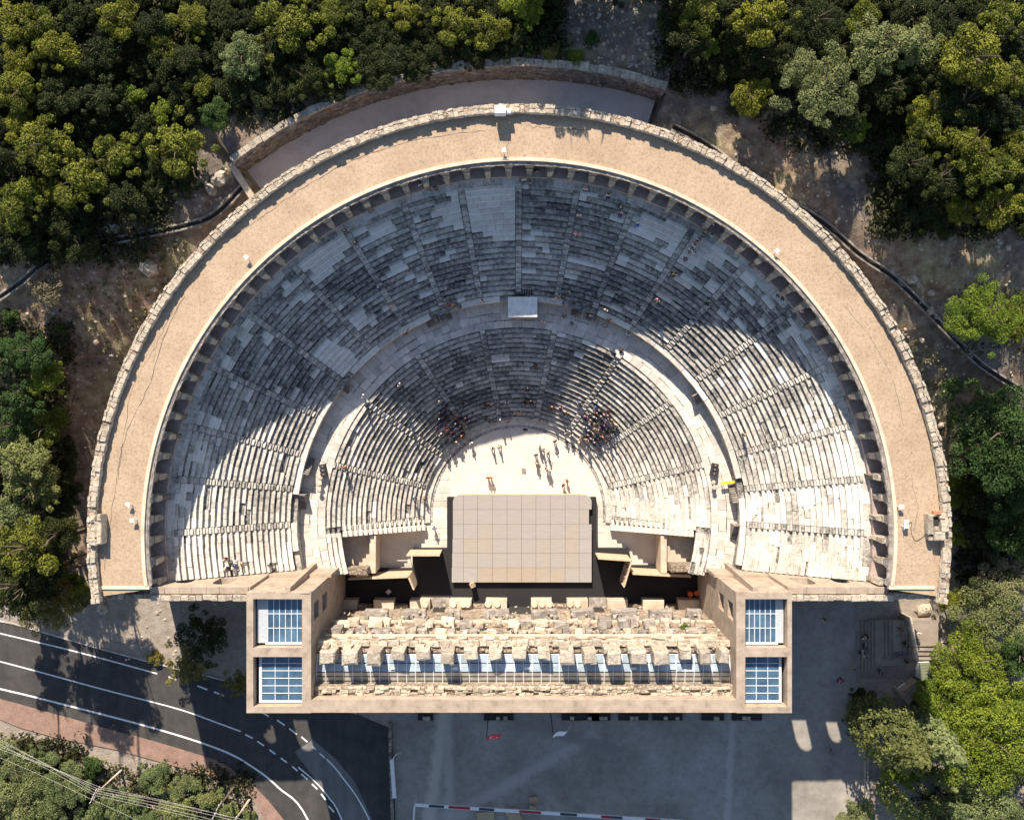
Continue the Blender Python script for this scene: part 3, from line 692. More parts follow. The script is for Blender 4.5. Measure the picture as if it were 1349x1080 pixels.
# ------------------------------------------------------------------ stage building
sb = tag(empty('stage_building', (0, 0, 0)), 'long stone stage building with two glass roofed towers and a glazed corridor', 'building')
SBX0, SBX1 = -22.4, 25.0
mb = MB(); mb.box(SBX0, SBX1, -27.75, -26.5, -.03, 20.9, .5); mb.build('stage_front_wall', M_rubble, sb)
mb = MB()
wall_with_openings(mb, SBX0, SBX1, -33.7, -32.3, -.03, 24.0, [(x, x + 1.6, 14, 16.5, True) for x in np.arange(-20.5, 22.5, 3.3)], 'x'); mb.build('outer_wall', M_render, sb)
mb = MB(); mb.box(SBX0, SBX1, -32.28, -31.2, -.03, 22.0, .5); mb.build('inner_ledge', M_rubble, sb)
mb = MB(); mb.box(SBX0, SBX1, -31.2, -27.75, 18.8, 19.1, .5); mb.build('corridor_ceiling', M_brown, sb)
# rough rubble courses on the ledge
random.seed(31)
mb = MB()
for row in range(3):
    x = SBX0 + .1
    while x < SBX1 - .3:
        w = random.uniform(.4, 1.3); y0 = -31.3 - row * .34
        if random.random() < .85: mb.chamf(x, min(x + w, SBX1 - .1) - .03, y0 - .33, y0 - .02, 21.9, 22.15 + random.uniform(0, .45), .05, random.uniform(.2, 1), .05)
        x += w
o = mb.build('ledge_rubble', M_coping, sb); o['kind'] = 'stuff'
for s, wdt in ((-1, 0), (1, 0)): pass
# crest of the front wall: rough stones
x = SBX0 + .1; k = 0
while x < SBX1 - .4:
    w = random.uniform(.7, 1.5); m1 = MB(); m1.chamf(x, min(x + w, SBX1) - .03, -27.1 + random.uniform(-.1, .1), -26.35 + random.uniform(-.12, .12), 20.8, 21.05 + random.uniform(0, .22), .06, random.uniform(.45, 1), .04); m1.build('crest_stone', M_coping, sb); x += w
# buttress piers
piers = [(420, 442), (450, 470), (483, 503), (514, 535), (548, 567), (580, 598), (612, 631), (645, 663), (675, 694), (708, 726), (738, 757), (769, 788), (800, 821), (831, 851), (861, 884), (896, 913), (923, 939), (949, 962)]
random.seed(17)
for i, (a, b) in enumerate(piers):
    zt = random.choice([23.9, 23.6, 23.0, 22.6, 23.8]) if i not in (1, 2, 5, 11, 12, 14) else 24.1
    xa, xb = W(a, 0, zt)[0], W(b, 0, zt)[0]; y1 = -28.15 - (.25 if zt > 23.5 else 0)
    m1 = MB(); m1.chamf(xa, xb - random.uniform(0, .25), y1, -26.95, 18.5, zt, .15, random.uniform(.35, .95), .12, random.uniform(-.05, .05))
    if random.random() < .6: m1.chamf(xa + random.uniform(-.3, .1), xa + .9, -27.4, -26.7, 20.5, zt - random.uniform(.5, 1.2), .1, random.uniform(.3, .9), .07)
    m1.build('pier', M_coping, sb)
# ornament of the stage front, storey by storey
def podium(px0, px1, stubs, h=3.0):
    xa, xb = W(px0, 0, h)[0], W(px1, 0, h)[0]
    m1 = MB(); m1.chamf(xa, xb, -26.49, -25.2, 1.0, h, .05, random.uniform(.4, .62), .03); o = m1.build('podium_block', M_cream, sb)
    for s in stubs:
        x = W(s, 0, h + .3)[0]; m2 = MB(); m2.cyl(x, -25.72, h, h + .12, .46, .46, 12, .5); m2.cyl(x, -25.72, h + .12, h + random.uniform(.35, .6), .4, .39, 12, .95); m2.build('column_base', M_cream, sb)
for a, b, st in ((447, 470, []), (492, 519, []), (540, 566, [560]), (592, 621, [597, 610, 616]), (640, 668, [643, 655]), (700, 727, [704, 714, 724]), (747, 775, [751, 761]), (800, 827, []), (847, 875, []), (894, 922, [])):
    podium(a, b, st)
for a, b in ((520, 538), (622, 639), (728, 746), (828, 846), (471, 490), (876, 893)):
    xa, xb = W(a, 0, 2)[0], W(b, 0, 2)[0]; m1 = MB(); m1.chamf(xa, xb, -26.49, -26.0, 1.0, 2.2, .05, .3, .03); m1.build('recess_base', M_rubble, sb)
def orn(px0, px1, y0, z0, z1, mat, name, tone, jit=.1):
    xa, xb = W(px0, 0, z1)[0], W(px1, 0, z1)[0]; m1 = MB(); m1.chamf(xa, xb, -26.49, y0, z0, z1, .12 if jit else .05, tone, jit, random.uniform(-.09, .09) if jit else 0); m1.build(name, mat, sb)
for a, b in ((480, 511), (531, 561), (590, 607), (637, 671), (700, 735), (752, 783), (805, 840), (856, 887), (905, 925)):
    t = random.uniform(.35, .8); orn(a, b, -25.2, 8.6, 9.8, M_greyst, 'entablature', t)
    orn(a + 3, b - 3, -25.5, 7.6, 8.55, M_greyst, 'frieze', t)
    for s in (a + 3, b - 5): orn(s, s + 4, -25.7, 9.85, 10.4 + random.uniform(0, .8), M_greyst, 'cornice_fragment', random.uniform(.3, .9))
for i in range(24):
    a = 440 + i * 20.6 + random.uniform(-4, 4); b = a + random.uniform(9, 18)
    orn(a, b, -25.55 + random.uniform(-.3, .2), 12.6 + random.uniform(-.5, .5), 14.0 + random.uniform(-.6, .6), random.choice([M_greyst, M_cream, M_coping]), 'cornice_block', random.uniform(.3, 1))
for i in range(30):
    a = 436 + i * 16.8 + random.uniform(-4, 4); b = a + random.uniform(8, 15)
    orn(a, b, -25.85 + random.uniform(-.25, .2), 16.4 + random.uniform(-.5, .5), 17.8 + random.uniform(-.6, .6), random.choice([M_greyst, M_coping, M_greyst, M_cream]), 'cornice_block', random.uniform(.3, 1))
for i in range(16):
    a = 440 + i * 32 + random.uniform(-8, 8); orn(a, a + random.uniform(10, 22), -26.2, 19.3, 20.0 + random.uniform(0, .5), M_coping, 'cornice_block', random.uniform(.6, 1))
orn(432, 938, -26.15, 11.0, 11.5, M_cream, 'string_course', .6, .0); orn(428, 945, -26.25, 18.3, 18.7, M_cream, 'string_course', .7, 0)
rng = np.random.RandomState(61); mb = MB()
def _rk(x, y, z, s):
    k = len(mb.v); an = rng.uniform(0, 6.28); n1, n2 = 4, 6; mb.v.append((x, y, z + .7 * s))
    for i in range(1, n1):
        th = PI * i / n1
        for q in range(n2): mb.v.append((x + s * math.sin(th) * math.cos(2 * PI * q / n2 + an) * rng.uniform(.65, 1.15), y + s * math.sin(th) * math.sin(2 * PI * q / n2 + an) * rng.uniform(.65, 1.15), z + s * math.cos(th) * .7))
    tn = rng.uniform(.1, 1); f0 = len(mb.f)
    for q in range(n2): mb.f.append((k, k + 1 + q, k + 1 + (q + 1) % n2))
    for i in range(n1 - 2):
        for q in range(n2): a = k + 1 + i * n2; mb.f.append((a + q, a + n2 + q, a + n2 + (q + 1) % n2, a + (q + 1) % n2))
    mb.t += [tn] * (len(mb.f) - f0)
for _ in range(420):
    x = rng.uniform(SBX0 + .5, SBX1 - .5); lv = rng.randint(6)
    y, z = [(-26.3 + rng.uniform(-.1, .25), 2.2), (-26.3 + rng.uniform(0, .9), 9.9), (-26.3 + rng.uniform(0, .6), 14.1), (-26.35 + rng.uniform(0, .4), 17.9), (-26.4 + rng.uniform(-1.1, .1), 21.1), (-31.9 + rng.uniform(-.35, .55), 22.2)][lv]
    _rk(x, y, z, rng.uniform(.08, .26))
o = mb.build('fallen_rubble', M_coping, sb); o['kind'] = 'stuff'
# niches: flat dark panels painted as the shade inside them
for i in range(14):
    for z in (10.6, 14.6):
        xa = W(452 + i * 36, 0, z)[0]; m1 = MB(); m1.box(xa, xa + .9, -26.52, -26.44, z - 1.0 if z < 12 else z - .5, z + .8, .5); m1.build('niche_shade', M_dark, sb)
xa, xb = W(669, 0, 3)[0], W(699, 0, 3)[0]; m1 = MB(); m1.box(xa, xb, -26.53, -26.44, 1.2, 5.8); m1.build('central_door', M_dark, sb)  # flat near-black panel painted as the shade in the doorway
for a, b in ((567, 592), (776, 799)):
    xa, xb = W(a, 0, 1.5)[0], W(b, 0, 1.5)[0]; m1 = MB(); m1.box(xa, xb, -26.49, -25.2, 1.0, 1.45, .7); m1.build('door_sill', M_greyst, sb)
    m1 = MB(); m1.box(xa + .5, xb - .5, -26.53, -26.44, 1.5, 4.6); m1.build('side_door', M_dark, sb)  # dark panel painted as the shade inside the side doorway

def glassmat(name, col, rough=.12):
    m, nt, b = newmat(name); P = pos(nt); n = noise(nt, .8, 5, .6, P)
    oi = nt.nodes.new('ShaderNodeObjectInfo')
    c = ramp(nt, n, [(.3, tuple(v * .65 for v in col)), (.7, tuple(v * 1.35 for v in col))])
    c = mixc(nt, c, ramp(nt, oi.outputs['Random'], [(0, (.8, .8, .82)), (1, (1.2, 1.2, 1.18))]), .7, 'MULTIPLY')  # random tone per pane stands in for varied reflections
    nt.links.new(c, b.inputs['Base Color']); b.inputs['Roughness'].default_value = rough; b.inputs['IOR'].default_value = 1.6
    b.inputs['Coat Weight'].default_value = .6; b.inputs['Coat Roughness'].default_value = .05; return m
G_blue = glassmat('blue tinted glass', (.065, .125, .185)); G_pale = glassmat('pale blue glass', (.30, .37, .42)); G_taupe = glassmat('dusty clear glass', (.34, .33, .28), .2)
M_frame = plain('white aluminium frame', (.68, .70, .72), .6, 0)
# corridor glazing: ridge in the middle
groof = empty('glass_roof', (0, 0, 0), 0, sb)
GX0, GX1, GN, GS, GRZ, GEZ, GRY = -22.3, 24.9, -27.95, -31.5, 21.45, 20.95, -29.85
ncol = 46; cw = (GX1 - GX0) / ncol
def quad_mesh(p, mat, name, th=.03):
    m = MB(); m.hull([(a, b, c - th) for a, b, c in p], p); return m.mesh(name, mat)
rows_ = []
for j in range(2): rows_.append((GRY + (GN - GRY) * j / 2, GRY + (GN - GRY) * (j + 1) / 2, G_pale))
for j in range(3): rows_.append((GRY + (GS - GRY) * j / 3, GRY + (GS - GRY) * (j + 1) / 3, G_taupe))
zat = lambda y: GRZ + (GEZ - GRZ) * (abs(y - GRY) / (abs(GN - GRY) if y > GRY else abs(GS - GRY)))
for (ya, yb, mt) in rows_:
    lo_, hi_ = min(ya, yb), max(ya, yb); g = .03
    me = quad_mesh([(g, lo_ + g, zat(lo_ + g)), (cw - g, lo_ + g, zat(lo_ + g)), (cw - g, hi_ - g, zat(hi_ - g)), (g, hi_ - g, zat(hi_ - g))], mt, 'pane')
    for i in range(ncol): link('pane', me, groof, (GX0 + i * cw, 0, 0))
m1 = MB()
for i in range(ncol + 1):
    x = GX0 + i * cw
    for (ya, yb) in ((GN, GRY), (GRY, GS)):
        m1.hull([(x - .045, yb, zat(yb) - .04), (x + .045, yb, zat(yb) - .04), (x + .045, ya, zat(ya) - .04), (x - .045, ya, zat(ya) - .04)], [(x - .045, yb, zat(yb) + .03), (x + .045, yb, zat(yb) + .03), (x + .045, ya, zat(ya) + .03), (x - .045, ya, zat(ya) + .03)])
for (ya, yb, mt) in rows_:
    for y in (ya, yb): m1.box(GX0, GX1, y - .04, y + .04, zat(y) - .03, zat(y) + .02)
m1.build('glazing_bars', M_frame, groof)
m1 = MB(); m1.box(GX0, GX1, GS - .12, GS - .02, 20.6, 21.1); m1.build('gutter', M_dark, groof)
for px in (600, 694, 833, 885, 520): 
    x = W(px, 0, 20.4)[0]; m1 = MB(); m1.chamf(x - .3, x + .3, -29.55, -29.3, 21.45, 21.6, .02, .9); m1.build('roof_vent', M_white, groof)
for px in (452, 494, 515, 575, 640, 690, 735, 785, 840):
    x = W(px, 0, 20.4)[0]; m1 = MB(); m1.chamf(x - .45, x + .45, -31.6, -31.25, 21.0, 21.2, .03, .9, .04); m1.build('lime_bag', M_white, groof)

M_pgrey = plain('pale grey sheet', (.42, .45, .47), .6)
def tower(x0, x1, inner, lab):
    # inner: +1 if the stage lies to its east
    root = empty('tower', (0, 0, 0), 0, sb); root['label'] = lab
    y0, y1, ym0, ym1, th, ty = -33.75, -20.36, -27.5, -26.5, 1.0, .7
    m = MB(); xi = x1 if inner > 0 else x0
    ops = [(-23.9, -21.9, 14.6, 17.4, False)]
    wx0, wx1 = (x1 - th, x1) if inner > 0 else (x0, x0 + th)
    zi = 24.0
    def inwall(z0, z1, op): wall_with_openings(m, wx0, wx1, y0 + ty, y1 - ty, z0, z1, op, 'y')
    inwall(-.03, 18.5, ops); inwall(18.5, zi, [(-23.9, -21.9, 19.6, 22.3, False)])
    ox0, ox1 = (x0, x0 + .75) if inner > 0 else (x1 - .5, x1)
    m.box(ox0, ox1, y0 + ty, y1 - ty, -.03, 24.0, .5)
    m.box(x0, x1, y0, y0 + ty, -.03, 24.0, .5); m.box(x0, x1, y1 - ty, y1, -.03, 24.0, .5)
    m.box(min(ox1, wx1), max(ox0, wx0), ym0, ym1, 20, 24.0, .5)
    m.build('tower_wall', M_render, root)
    m = MB(); xa, xb = min(ox1, wx1), max(ox0, wx0); m.box(xa + .003, xb - .003, y0 + ty, y1 - ty, -.03, 22.3, .5); m.build('tower_core', M_dark, root)  # near-black fill painted as the unlit interior behind the windows
    if inner > 0: ax0, ax1 = xa + .15, xb - .1
    else: ax0, ax1 = xa + .1, xb - .15
    m = MB()
    for (ya, yb, nc, nr, px_) in ((ym1 + .35, y1 - ty - .25, 6, 3, 1.2), (y0 + ty + .35, ym0 - .15, 3, 6, .15)):
        gx0, gx1 = (ax0 + px_, ax1) if inner > 0 else (ax0, ax1 - px_ * .7)
        if px_ > 1:      # pale panel beside the upper glass
            sx0, sx1 = (ax0, ax0 + px_ - .05) if inner > 0 else (gx1 + .05, ax1)
            mm = MB(); mm.box(sx0, sx1, ya - .05, yb, 22.3, 22.9, .6); mm.build('side_panel', M_pgrey, root)
        else: gx0 += .35 if inner > 0 else .1; gx1 -= .1 if inner > 0 else .35
        pw, ph = (gx1 - gx0) / nc, (yb - ya) / nr; z = 22.85
        me = quad_mesh([(.02, .02, z), (pw - .02, .02, z), (pw - .02, ph - .02, z), (.02, ph - .02, z)], G_blue, 'pane')
        for i in range(nc):
            for j in range(nr): link('pane', me, root, (gx0 + i * pw, ya + j * ph, 0))
        for i in range(nc + 1): m.box(gx0 + i * pw - .032, gx0 + i * pw + .032, ya - .06, yb + .06, z - .04, z + .06)
        for j in range(nr + 1): m.box(gx0 - .06, gx1 + .06, ya + j * ph - .032, ya + j * ph + .032, z - .035, z + .065)
        for (a_, b_, c_, d_) in ((gx0 - .28, gx0 - .06, ya - .25, yb + .2), (gx1 + .06, gx1 + .25, ya - .25, yb + .2)): m.box(a_, b_, c_, d_, z - .3, z + .02)
        m.box(gx0 - .06, gx1 + .06, ya - .25, ya - .07, z - .3, z + .02)
    m.build('glazing_bars', M_frame, root)
    random.seed(int(x0) + 60); mm = MB(); x = x0 + .1
    while x < x1 - .4:
        w = random.uniform(.5, 1.2); mm.chamf(x, min(x + w, x1 - .1), y1 - .12, y1 + .1, 23.4, 24.0 + random.uniform(-.2, .06), .04, random.uniform(.4, .8), .03); x += w
    mm.build('edge_stones', M_render, root)
    return root
tower(-29.6, SBX0 - .005, 1, 'west tower with two blue glass roofs')
tower(SBX1 + .005, 31.2, -1, 'east tower with two blue glass roofs')
# buttress on the north face of each tower and door lintels below
for x0, x1 in ((-25.3, -24.75), (26.9, 27.45)):
    m = MB(); m.hull([(x0, -20.35, 8), (x1, -20.35, 8), (x1, -19.3, 8), (x0, -19.3, 8)], [(x0, -20.35, 23.9), (x1, -20.35, 23.9), (x1, -19.8, 23.9), (x0, -19.8, 23.9)]); m.build('buttress', M_render, sb)
for px0, px1, y in ((440, 484, -20.4), (884, 929, -20.0)):
    a, b = W(px0, 0, 7.5)[0], W(px1, 0, 7.5)[0]; m = MB(); m.chamf(a, b, y - .75, y + .15, 5.2, 7.6, .08, .35, .04); m.build('door_lintel', M_rubble, sb)
    for xx in (a, b - .5): 
        m = MB(); m.box(xx, xx + .5, y - .7, y + .1, -.03, 5.2, .4); m.build('door_jamb', M_rubble, sb)

# ------------------------------------------------------------------ wooden stage, deck and scenery flats
deck = tag(empty('stage_deck', (0, 0, 0)), 'black cloth covered stage deck in front of the ruined stage front', 'deck')
mb = MB(); mb.box(-8.75, 11.35, -18.65, -11.75, -.02, 1.15); mb.box(-13.4, 15.8, -26.45, -18.65, -.02, 1.15); mb.box(-22.3, -13.4, -26.45, -21.4, -.02, 1.15); mb.box(15.8, 24.9, -26.45, -21.0, -.02, 1.15)
mb.build('deck_body', M_black, deck)
def panelmat():
    m, nt, b = newmat('birch stage panels'); P = pos(nt); t = attr(nt)
    mp = nt.nodes.new('ShaderNodeMapping'); mp.inputs['Scale'].default_value = (.3, 3, 1); nt.links.new(P, mp.inputs[0])
    n = noise(nt, 3, 5, .65, mp.outputs[0]); n2 = noise(nt, .5, 4, .6, P)
    f = math_(nt, 'ADD', t, math_(nt, 'MULTIPLY', math_(nt, 'SUBTRACT', n2, .5), .5))
    c = ramp(nt, f, [(.2, (.32, .30, .28)), (.5, (.325, .295, .26)), (.8, (.34, .28, .21))])
    c = mixc(nt, c, ramp(nt, n, [(.3, (.88, .87, .85)), (.7, (1.08, 1.08, 1.08))]), .8, 'MULTIPLY')
    nt.links.new(c, b.inputs['Base Color']); b.inputs['Roughness'].default_value = .7; return m
M_panel = panelmat()
plat = tag(empty('wooden_stage', (0, 0, 0)), 'large beige panelled wooden stage platform in front of the orchestra floor', 'stage')
random.seed(9)
PX = [W(x, 0, 1.9)[0] for x in (596.5, 610.5, 629, 648.5, 668, 687, 706, 725, 744.5, 763, 779.5)]; PY = [W(0, y, 1.9)[1] for y in (652, 671, 690.5, 709.5, 728.5, 747.5, 767)]
for j in range(6):
    for i in range(10):
        x0, x1, y1, y0 = PX[i], PX[i + 1], PY[j], PY[j + 1]
        if j == 1 and i == 9: x1 -= .35
        if j >= 3: x1 += .0
        if j >= 3 and i == 0: x0 -= .05 * (j - 2)
        tone = random.uniform(.35, .52)
        if j == 5 and 2 <= i <= 7: tone = random.uniform(.68, .78)
        if (j, i) in ((3, 1), (3, 2), (4, 8), (3, 8), (2, 8)): tone = .6
        if (i in (0, 9) and j > 1) or (j == 5 and i < 2): tone = .12
        g = .016; m = MB()
        if j == 0 and i in (0, 9):
            c = .8; P = [(x0 + g, y0 + g), (x1 - g, y0 + g), (x1 - g, y1), (x0 + c, y1), (x0 + g + .2, y1 - .25), (x0 + g, y1 - c)] if i == 0 else [(x0 + g, y0 + g), (x1 - g, y0 + g), (x1 - g, y1 - c), (x1 - g - .2, y1 - .25), (x1 - c, y1), (x0 + g, y1)]
            m.hull([(*p, 1.8) for p in P], [(*p, 1.9) for p in P], tone)
        else: m.box(x0 + g, x1 - g, y0 + g, y1 - g, 1.8, 1.9 + random.uniform(-.006, .006), tone)
        m.build('stage_panel', M_panel, plat)
m = MB(); m.box(PX[0] + .1, PX[-1] - .45, PY[-1] + .1, PY[0] - .9, 1.15, 1.79); m.box(PX[0] + .95, PX[-1] - .95, PY[0] - .9, PY[0] - .1, 1.15, 1.79); m.build('stage_frame', M_black, plat)
m = MB(); m.box(PX[0] + .9, PX[-1] - .9, PY[0] + .0, PY[0] + .09, 0, 1.82, .5); m.build('front_fascia', M_ply, plat)
# stage skirt at the orchestra
def flat(x0, y0, x1, y1, lab, z0=1.15, z1=5.8):
    d = Vector((x1 - x0, y1 - y0)); L = d.length; root = tag(empty('scenery_flat', (x0, y0, z0), math.atan2(d.y, d.x)), lab, 'scenery flat', 'plywood scenery flats beside the stage')
    n = max(1, round(L / 1.22))
    for i in range(n):
        m = MB(); m.box(i * L / n + .01, (i + 1) * L / n - .01, .0, .03, 0, z1 - z0); m.build('plywood_sheet', M_ply, root)
    m = MB(); m.box(0, L, -.16, -.001, z1 - z0 - .1, z1 - z0 - .02); m.box(0, L, -.16, -.001, 0, .08)
    for i in range(n + 1): m.box(min(L - .06, i * L / n), min(L, i * L / n + .06), -.16, -.002, .08, z1 - z0 - .1)
    m.build('timber_frame', M_ply, root); m = MB(); m.box(-.02, L + .02, -.17, .04, z1 - z0, z1 - z0 + .06); m.build('top_rail', M_black if False else M_ply, root)
flat(-13.7, -18.8, -9.4, -18.8, 'plywood flat nearest the west edge of the wooden stage')
flat(-21.3, -21.9, -13.4, -21.6, 'long plywood flat between the west tower and the stage')
flat(-13.4, -21.6, -12.7, -23.3, 'short angled plywood flat at the east end of the long west flat')
flat(11.2, -19.2, 15.5, -19.5, 'plywood flat nearest the east edge of the wooden stage')
flat(15.7, -21.2, 23.2, -21.6, 'long plywood flat between the stage and the east tower')
flat(15.6, -19.6, 14.6, -23.0, 'slanting plywood flat closing the east side of the stage deck')
# steel gate in the west passage
x, y = W(530, 738, 1); root = tag(empty('steel_gate', (x, y, 0)), 'small steel barrier gate in the passage west of the stage', 'gate')
m = MB()
for i in range(9): m.tube([(-.95 + i * .24, 0, .05), (-.95 + i * .24, 0, 1.1)], [.02, .02], 5)
m.build('bars', M_white, root); m = MB(); m.tube([(-1, 0, 0), (-1, 0, 1.15), (1, 0, 1.15), (1, 0, 0)], [.035] * 4, 6); m.build('frame', M_white, root)
# lectern crate at the back of the stage
x, y = W(623, 768, 1.2); root = tag(empty('wooden_crate', (x, y, 1.15), .45), 'open wooden crate tilted on the deck behind the stage platform', 'crate')
m = MB(); m.box(-.3, .3, -.3, .3, 0, .06); m.build('bottom', M_ply, root)
for (a, b, c, d) in ((-.3, .3, -.3, -.26), (-.3, .3, .26, .3), (-.3, -.26, -.26, .26), (.26, .3, -.26, .26)):
    m = MB(); m.box(a, b, c, d, .06, 1.6); m.build('side_board', M_ply, root)
m = MB(); m.hull([(-.33, -.33, 1.6), (.33, -.33, 1.6), (.33, .33, 1.6), (-.33, .33, 1.6)], [(-.33, -.33, 1.66), (.33, -.33, 1.66), (.33, .33, 1.9), (-.33, .33, 1.9)]); m.build('sloping_top', M_ply, root)
# white box light in the shaded west wing
x, y = W(512, 779, 1.2); root = tag(empty('equipment_case', (x, y, 1.15), .7), 'small white equipment case in the dark west wing', 'case')
m = MB(); m.chamf(-.27, .27, -.27, .27, 0, .45, .04); m.build('case_body', M_white, root); m = MB(); m.box(-.05, .05, -.3, .3, .451, .49); m.build('strap', M_greyst, root)
M_orange = plain('orange plastic', (.75, .13, .02), .45)
for k, (px, py, h) in enumerate([(909, 782, .9), (917, 781, .9), (908, 789, .9), (916, 790, .9)]):
    x, y = W(px, py, 1.6); place = ['north-west', 'north-east', 'south-west', 'south-east'][k]
    root = tag(empty('orange_drum', (x, y, 1.15)), 'orange plastic drum at the %s corner of the cluster by the east tower' % place, 'drum', 'orange plastic drums by the east tower')
    m = MB(); m.cyl(0, 0, 0, .4, .33, .36, 14); m.cyl(0, 0, .4, .85, .36, .32, 14); m.build('drum_body', M_orange, root, True); m = MB(); m.cyl(0, 0, .85, .9, .34, .34, 14); m.build('lid', M_orange, root)
x, y = W(906, 795, 1.3); root = tag(empty('orange_crate', (x, y, 1.15)), 'flat orange crate lying in front of the orange drums', 'crate')
m = MB(); m.box(-.45, .45, -.2, .2, 0, .05); m.box(-.45, .45, -.2, -.15, .05, .35); m.box(-.45, .45, .15, .2, .05, .35); m.box(-.45, -.4, -.15, .15, .05, .35); m.box(.4, .45, -.15, .15, .05, .35); m.build('crate_shell', M_orange, root)

# ------------------------------------------------------------------ control booth on the walkway and dark hatch behind it
x0, y0 = W(669, 418, ZW + 2.6); x1, y1 = W(708, 391, ZW + 2.6)
booth = tag(empty('control_booth', ((x0 + x1) / 2, (y0 + y1) / 2, ZW)), 'white flat roofed control booth on the walkway facing the stage', 'booth'); hx, hy = (x1 - x0) / 2 - .15, (y1 - y0) / 2 - .12
m = MB(); m.box(-hx, hx, -hy, hy, 0, 2.45); m.build('booth_walls', M_cream, booth)
m = MB(); m.chamf(-hx - .14, hx + .14, -hy - .12, hy + .12, 2.45, 2.65, .05); m.build('flat_roof', plain('booth roof', (.80, .78, .72), .8, 0, .15, 2), booth)
m = MB(); m.box(-hx * .8, hx * .8, -hy - .02, -hy + .01, 1.0, 1.7); m.build('window', G_blue, booth)
x0, y0 = W(678, 388, UP_Z0 + .2); x1, y1 = W(701, 379, UP_Z0 + .2)
root = tag(empty('hatch', ((x0 + x1) / 2, (y0 + y1) / 2, UP_Z0 - .2)), 'dark slatted hatch in the seating right behind the control booth', 'hatch'); hx, hy = (x1 - x0) / 2, (y1 - y0) / 2
m = MB(); m.box(-hx, hx, -hy, hy, 0, .75); m.build('hatch_frame', M_dark, root)
for i in range(7): m = MB(); xx = -hx + .1 + i * (2 * hx - .2) / 6.5; m.box(xx, xx + .1, -hy + .05, hy - .05, .751, .79); m.build('slat', M_greyst, root)
# yellow barrier across the east walkway
x0, y0 = W(950, 637, ZW + 1); x1, y1 = W(972, 634, ZW + 1)
root = tag(empty('yellow_barrier', ((x0 + x1) / 2, (y0 + y1) / 2, ZW), math.atan2(y1 - y0, x1 - x0)), 'yellow barrier bar across the east walkway', 'barrier')
m = MB(); m.box(-1.05, 1.05, -.16, .16, .75, 1.0); m.build('bar', plain('yellow paint', (.75, .50, .03), .5), root)
for q in (-.85, .85): m = MB(); m.cyl(q, 0, 0, .75, .04); m.build('post', M_white, root)

# ------------------------------------------------------------------ loudspeakers / lamps on lower tier edges
for (px, py, lab) in ((427, 619, 'black loudspeaker stack at the west end of the lower tier rim'), (940, 618, 'black loudspeaker stack at the east end of the lower tier rim')):
    x, y, z = seatpos(px, py); root = tag(empty('loudspeaker_stack', (x, y, z), .2 if px < 600 else -.2), lab, 'loudspeaker')
    for i in range(3):
        m = MB(); m.chamf(-.4, .4, -.75 + i * .52, -.27 + i * .52, 0, 1.0 - i * .15, .04); m.build('cabinet', M_dark, root)
        m = MB(); m.cyl(0, -.51 + i * .52, 1.0 - i * .15, 1.03 - i * .15, .1, .1, 12); m.build('driver', M_greyst, root)
for (px, py, k) in ((424, 629, 0), (423, 637, 1), (422, 645, 2), (938, 635, 3), (939, 642, 4)):
    x, y, z = seatpos(px, py)
    lab = ['pale round lamp nearest the west loudspeakers', 'pale round lamp in the middle of the west row of three', 'southernmost pale round lamp of the west row', 'pale round lamp just south of the east loudspeakers', 'southernmost pale round lamp on the east tier rim'][k]
    root = tag(empty('round_lamp', (x, y, z)), lab, 'lamp', 'round lamps on the tier rim'); m = MB(); m.cyl(0, 0, 0, .6, .12); m.build('foot', M_dark, root)
    m = MB(); m.cyl(0, 0, .6, .9, .22, .3, 12); m.cyl(0, 0, .9, 1.0, .3, .18, 12); m.build('lamp_head', M_cream, root)

# ------------------------------------------------------------------ roof-top things
x, y = W(659, 146, 25.5); root = tag(empty('roof_cabinet', (x, y, ROOFZ)), 'white metal cabinet on the gallery roof at the top of the curve', 'cabinet')
m = MB(); m.chamf(-.62, .62, -.45, .45, .9, 2.0, .04); m.build('cabinet_body', M_white, root)
for a in (-.5, .5): m = MB(); m.cyl(a, 0, 0, .9, .06); m.build('leg', M_white, root)
m = MB(); m.chamf(.68, 1.2, -.25, .25, .9, 1.5, .03); m.build('side_box', M_white, root)
def flood(px, py, az, lab, n=1):
    x, y = W(px, py, ROOFZ + .5); root = tag(empty('floodlight', (x, y, ROOFZ), az), lab, 'floodlight', 'floodlights along the gallery roof edge')
    m = MB(); m.tube([(0, 0, 0), (0, 0, .8)], [.05, .05]); m.tube([(0, -.35, .8), (0, .35, .8)], [.03, .03]); m.build('bracket', M_white, root)
    for i in range(n): m = MB(); m.hull([(.05, -.2 + i * .5, .5), (.3, -.15 + i * .5, .5), (.3, .15 + i * .5, .5), (.05, .2 + i * .5, .5)], [(.0, -.22 + i * .5, .72), (.5, -.2 + i * .5, .78), (.5, .2 + i * .5, .78), (.0, .22 + i * .5, .72)]); m.build('lamp_head', M_white, root)
flood(664, 201, PI / 2, 'floodlight on the roof edge above the middle of the curve'); flood(327, 341, R(140), 'floodlight on the north-west stretch of the roof edge')
flood(1021, 333, R(45), 'floodlight on the north-east stretch of the roof edge'); flood(172, 665, R(160), 'upper of two floodlights at the west end of the roof')
flood(178, 685, PI, 'lower of two floodlights at the west end of the roof', 1); flood(1184, 667, 0, 'small floodlight at the east end of the roof above the pair'); flood(1190, 693, 0, 'double floodlight at the east end of the roof', 2)
flood(1222, 702, R(20), 'floodlight beside the ruined stair head at the east end of the roof', 2)
m = MB(); pts = [W(a, b, 24.05) for a, b in catmull([(1195, 690), (1201, 688), (1200, 698), (1203, 708), (1208, 712), (1220, 704)], 6)]
m.tube([(p[0], p[1], 24.05) for p in pts], [.025] * len(pts), 5); tag(m.build('black_cable', M_dark), 'black cable looping over the east end of the gallery roof', 'cable')
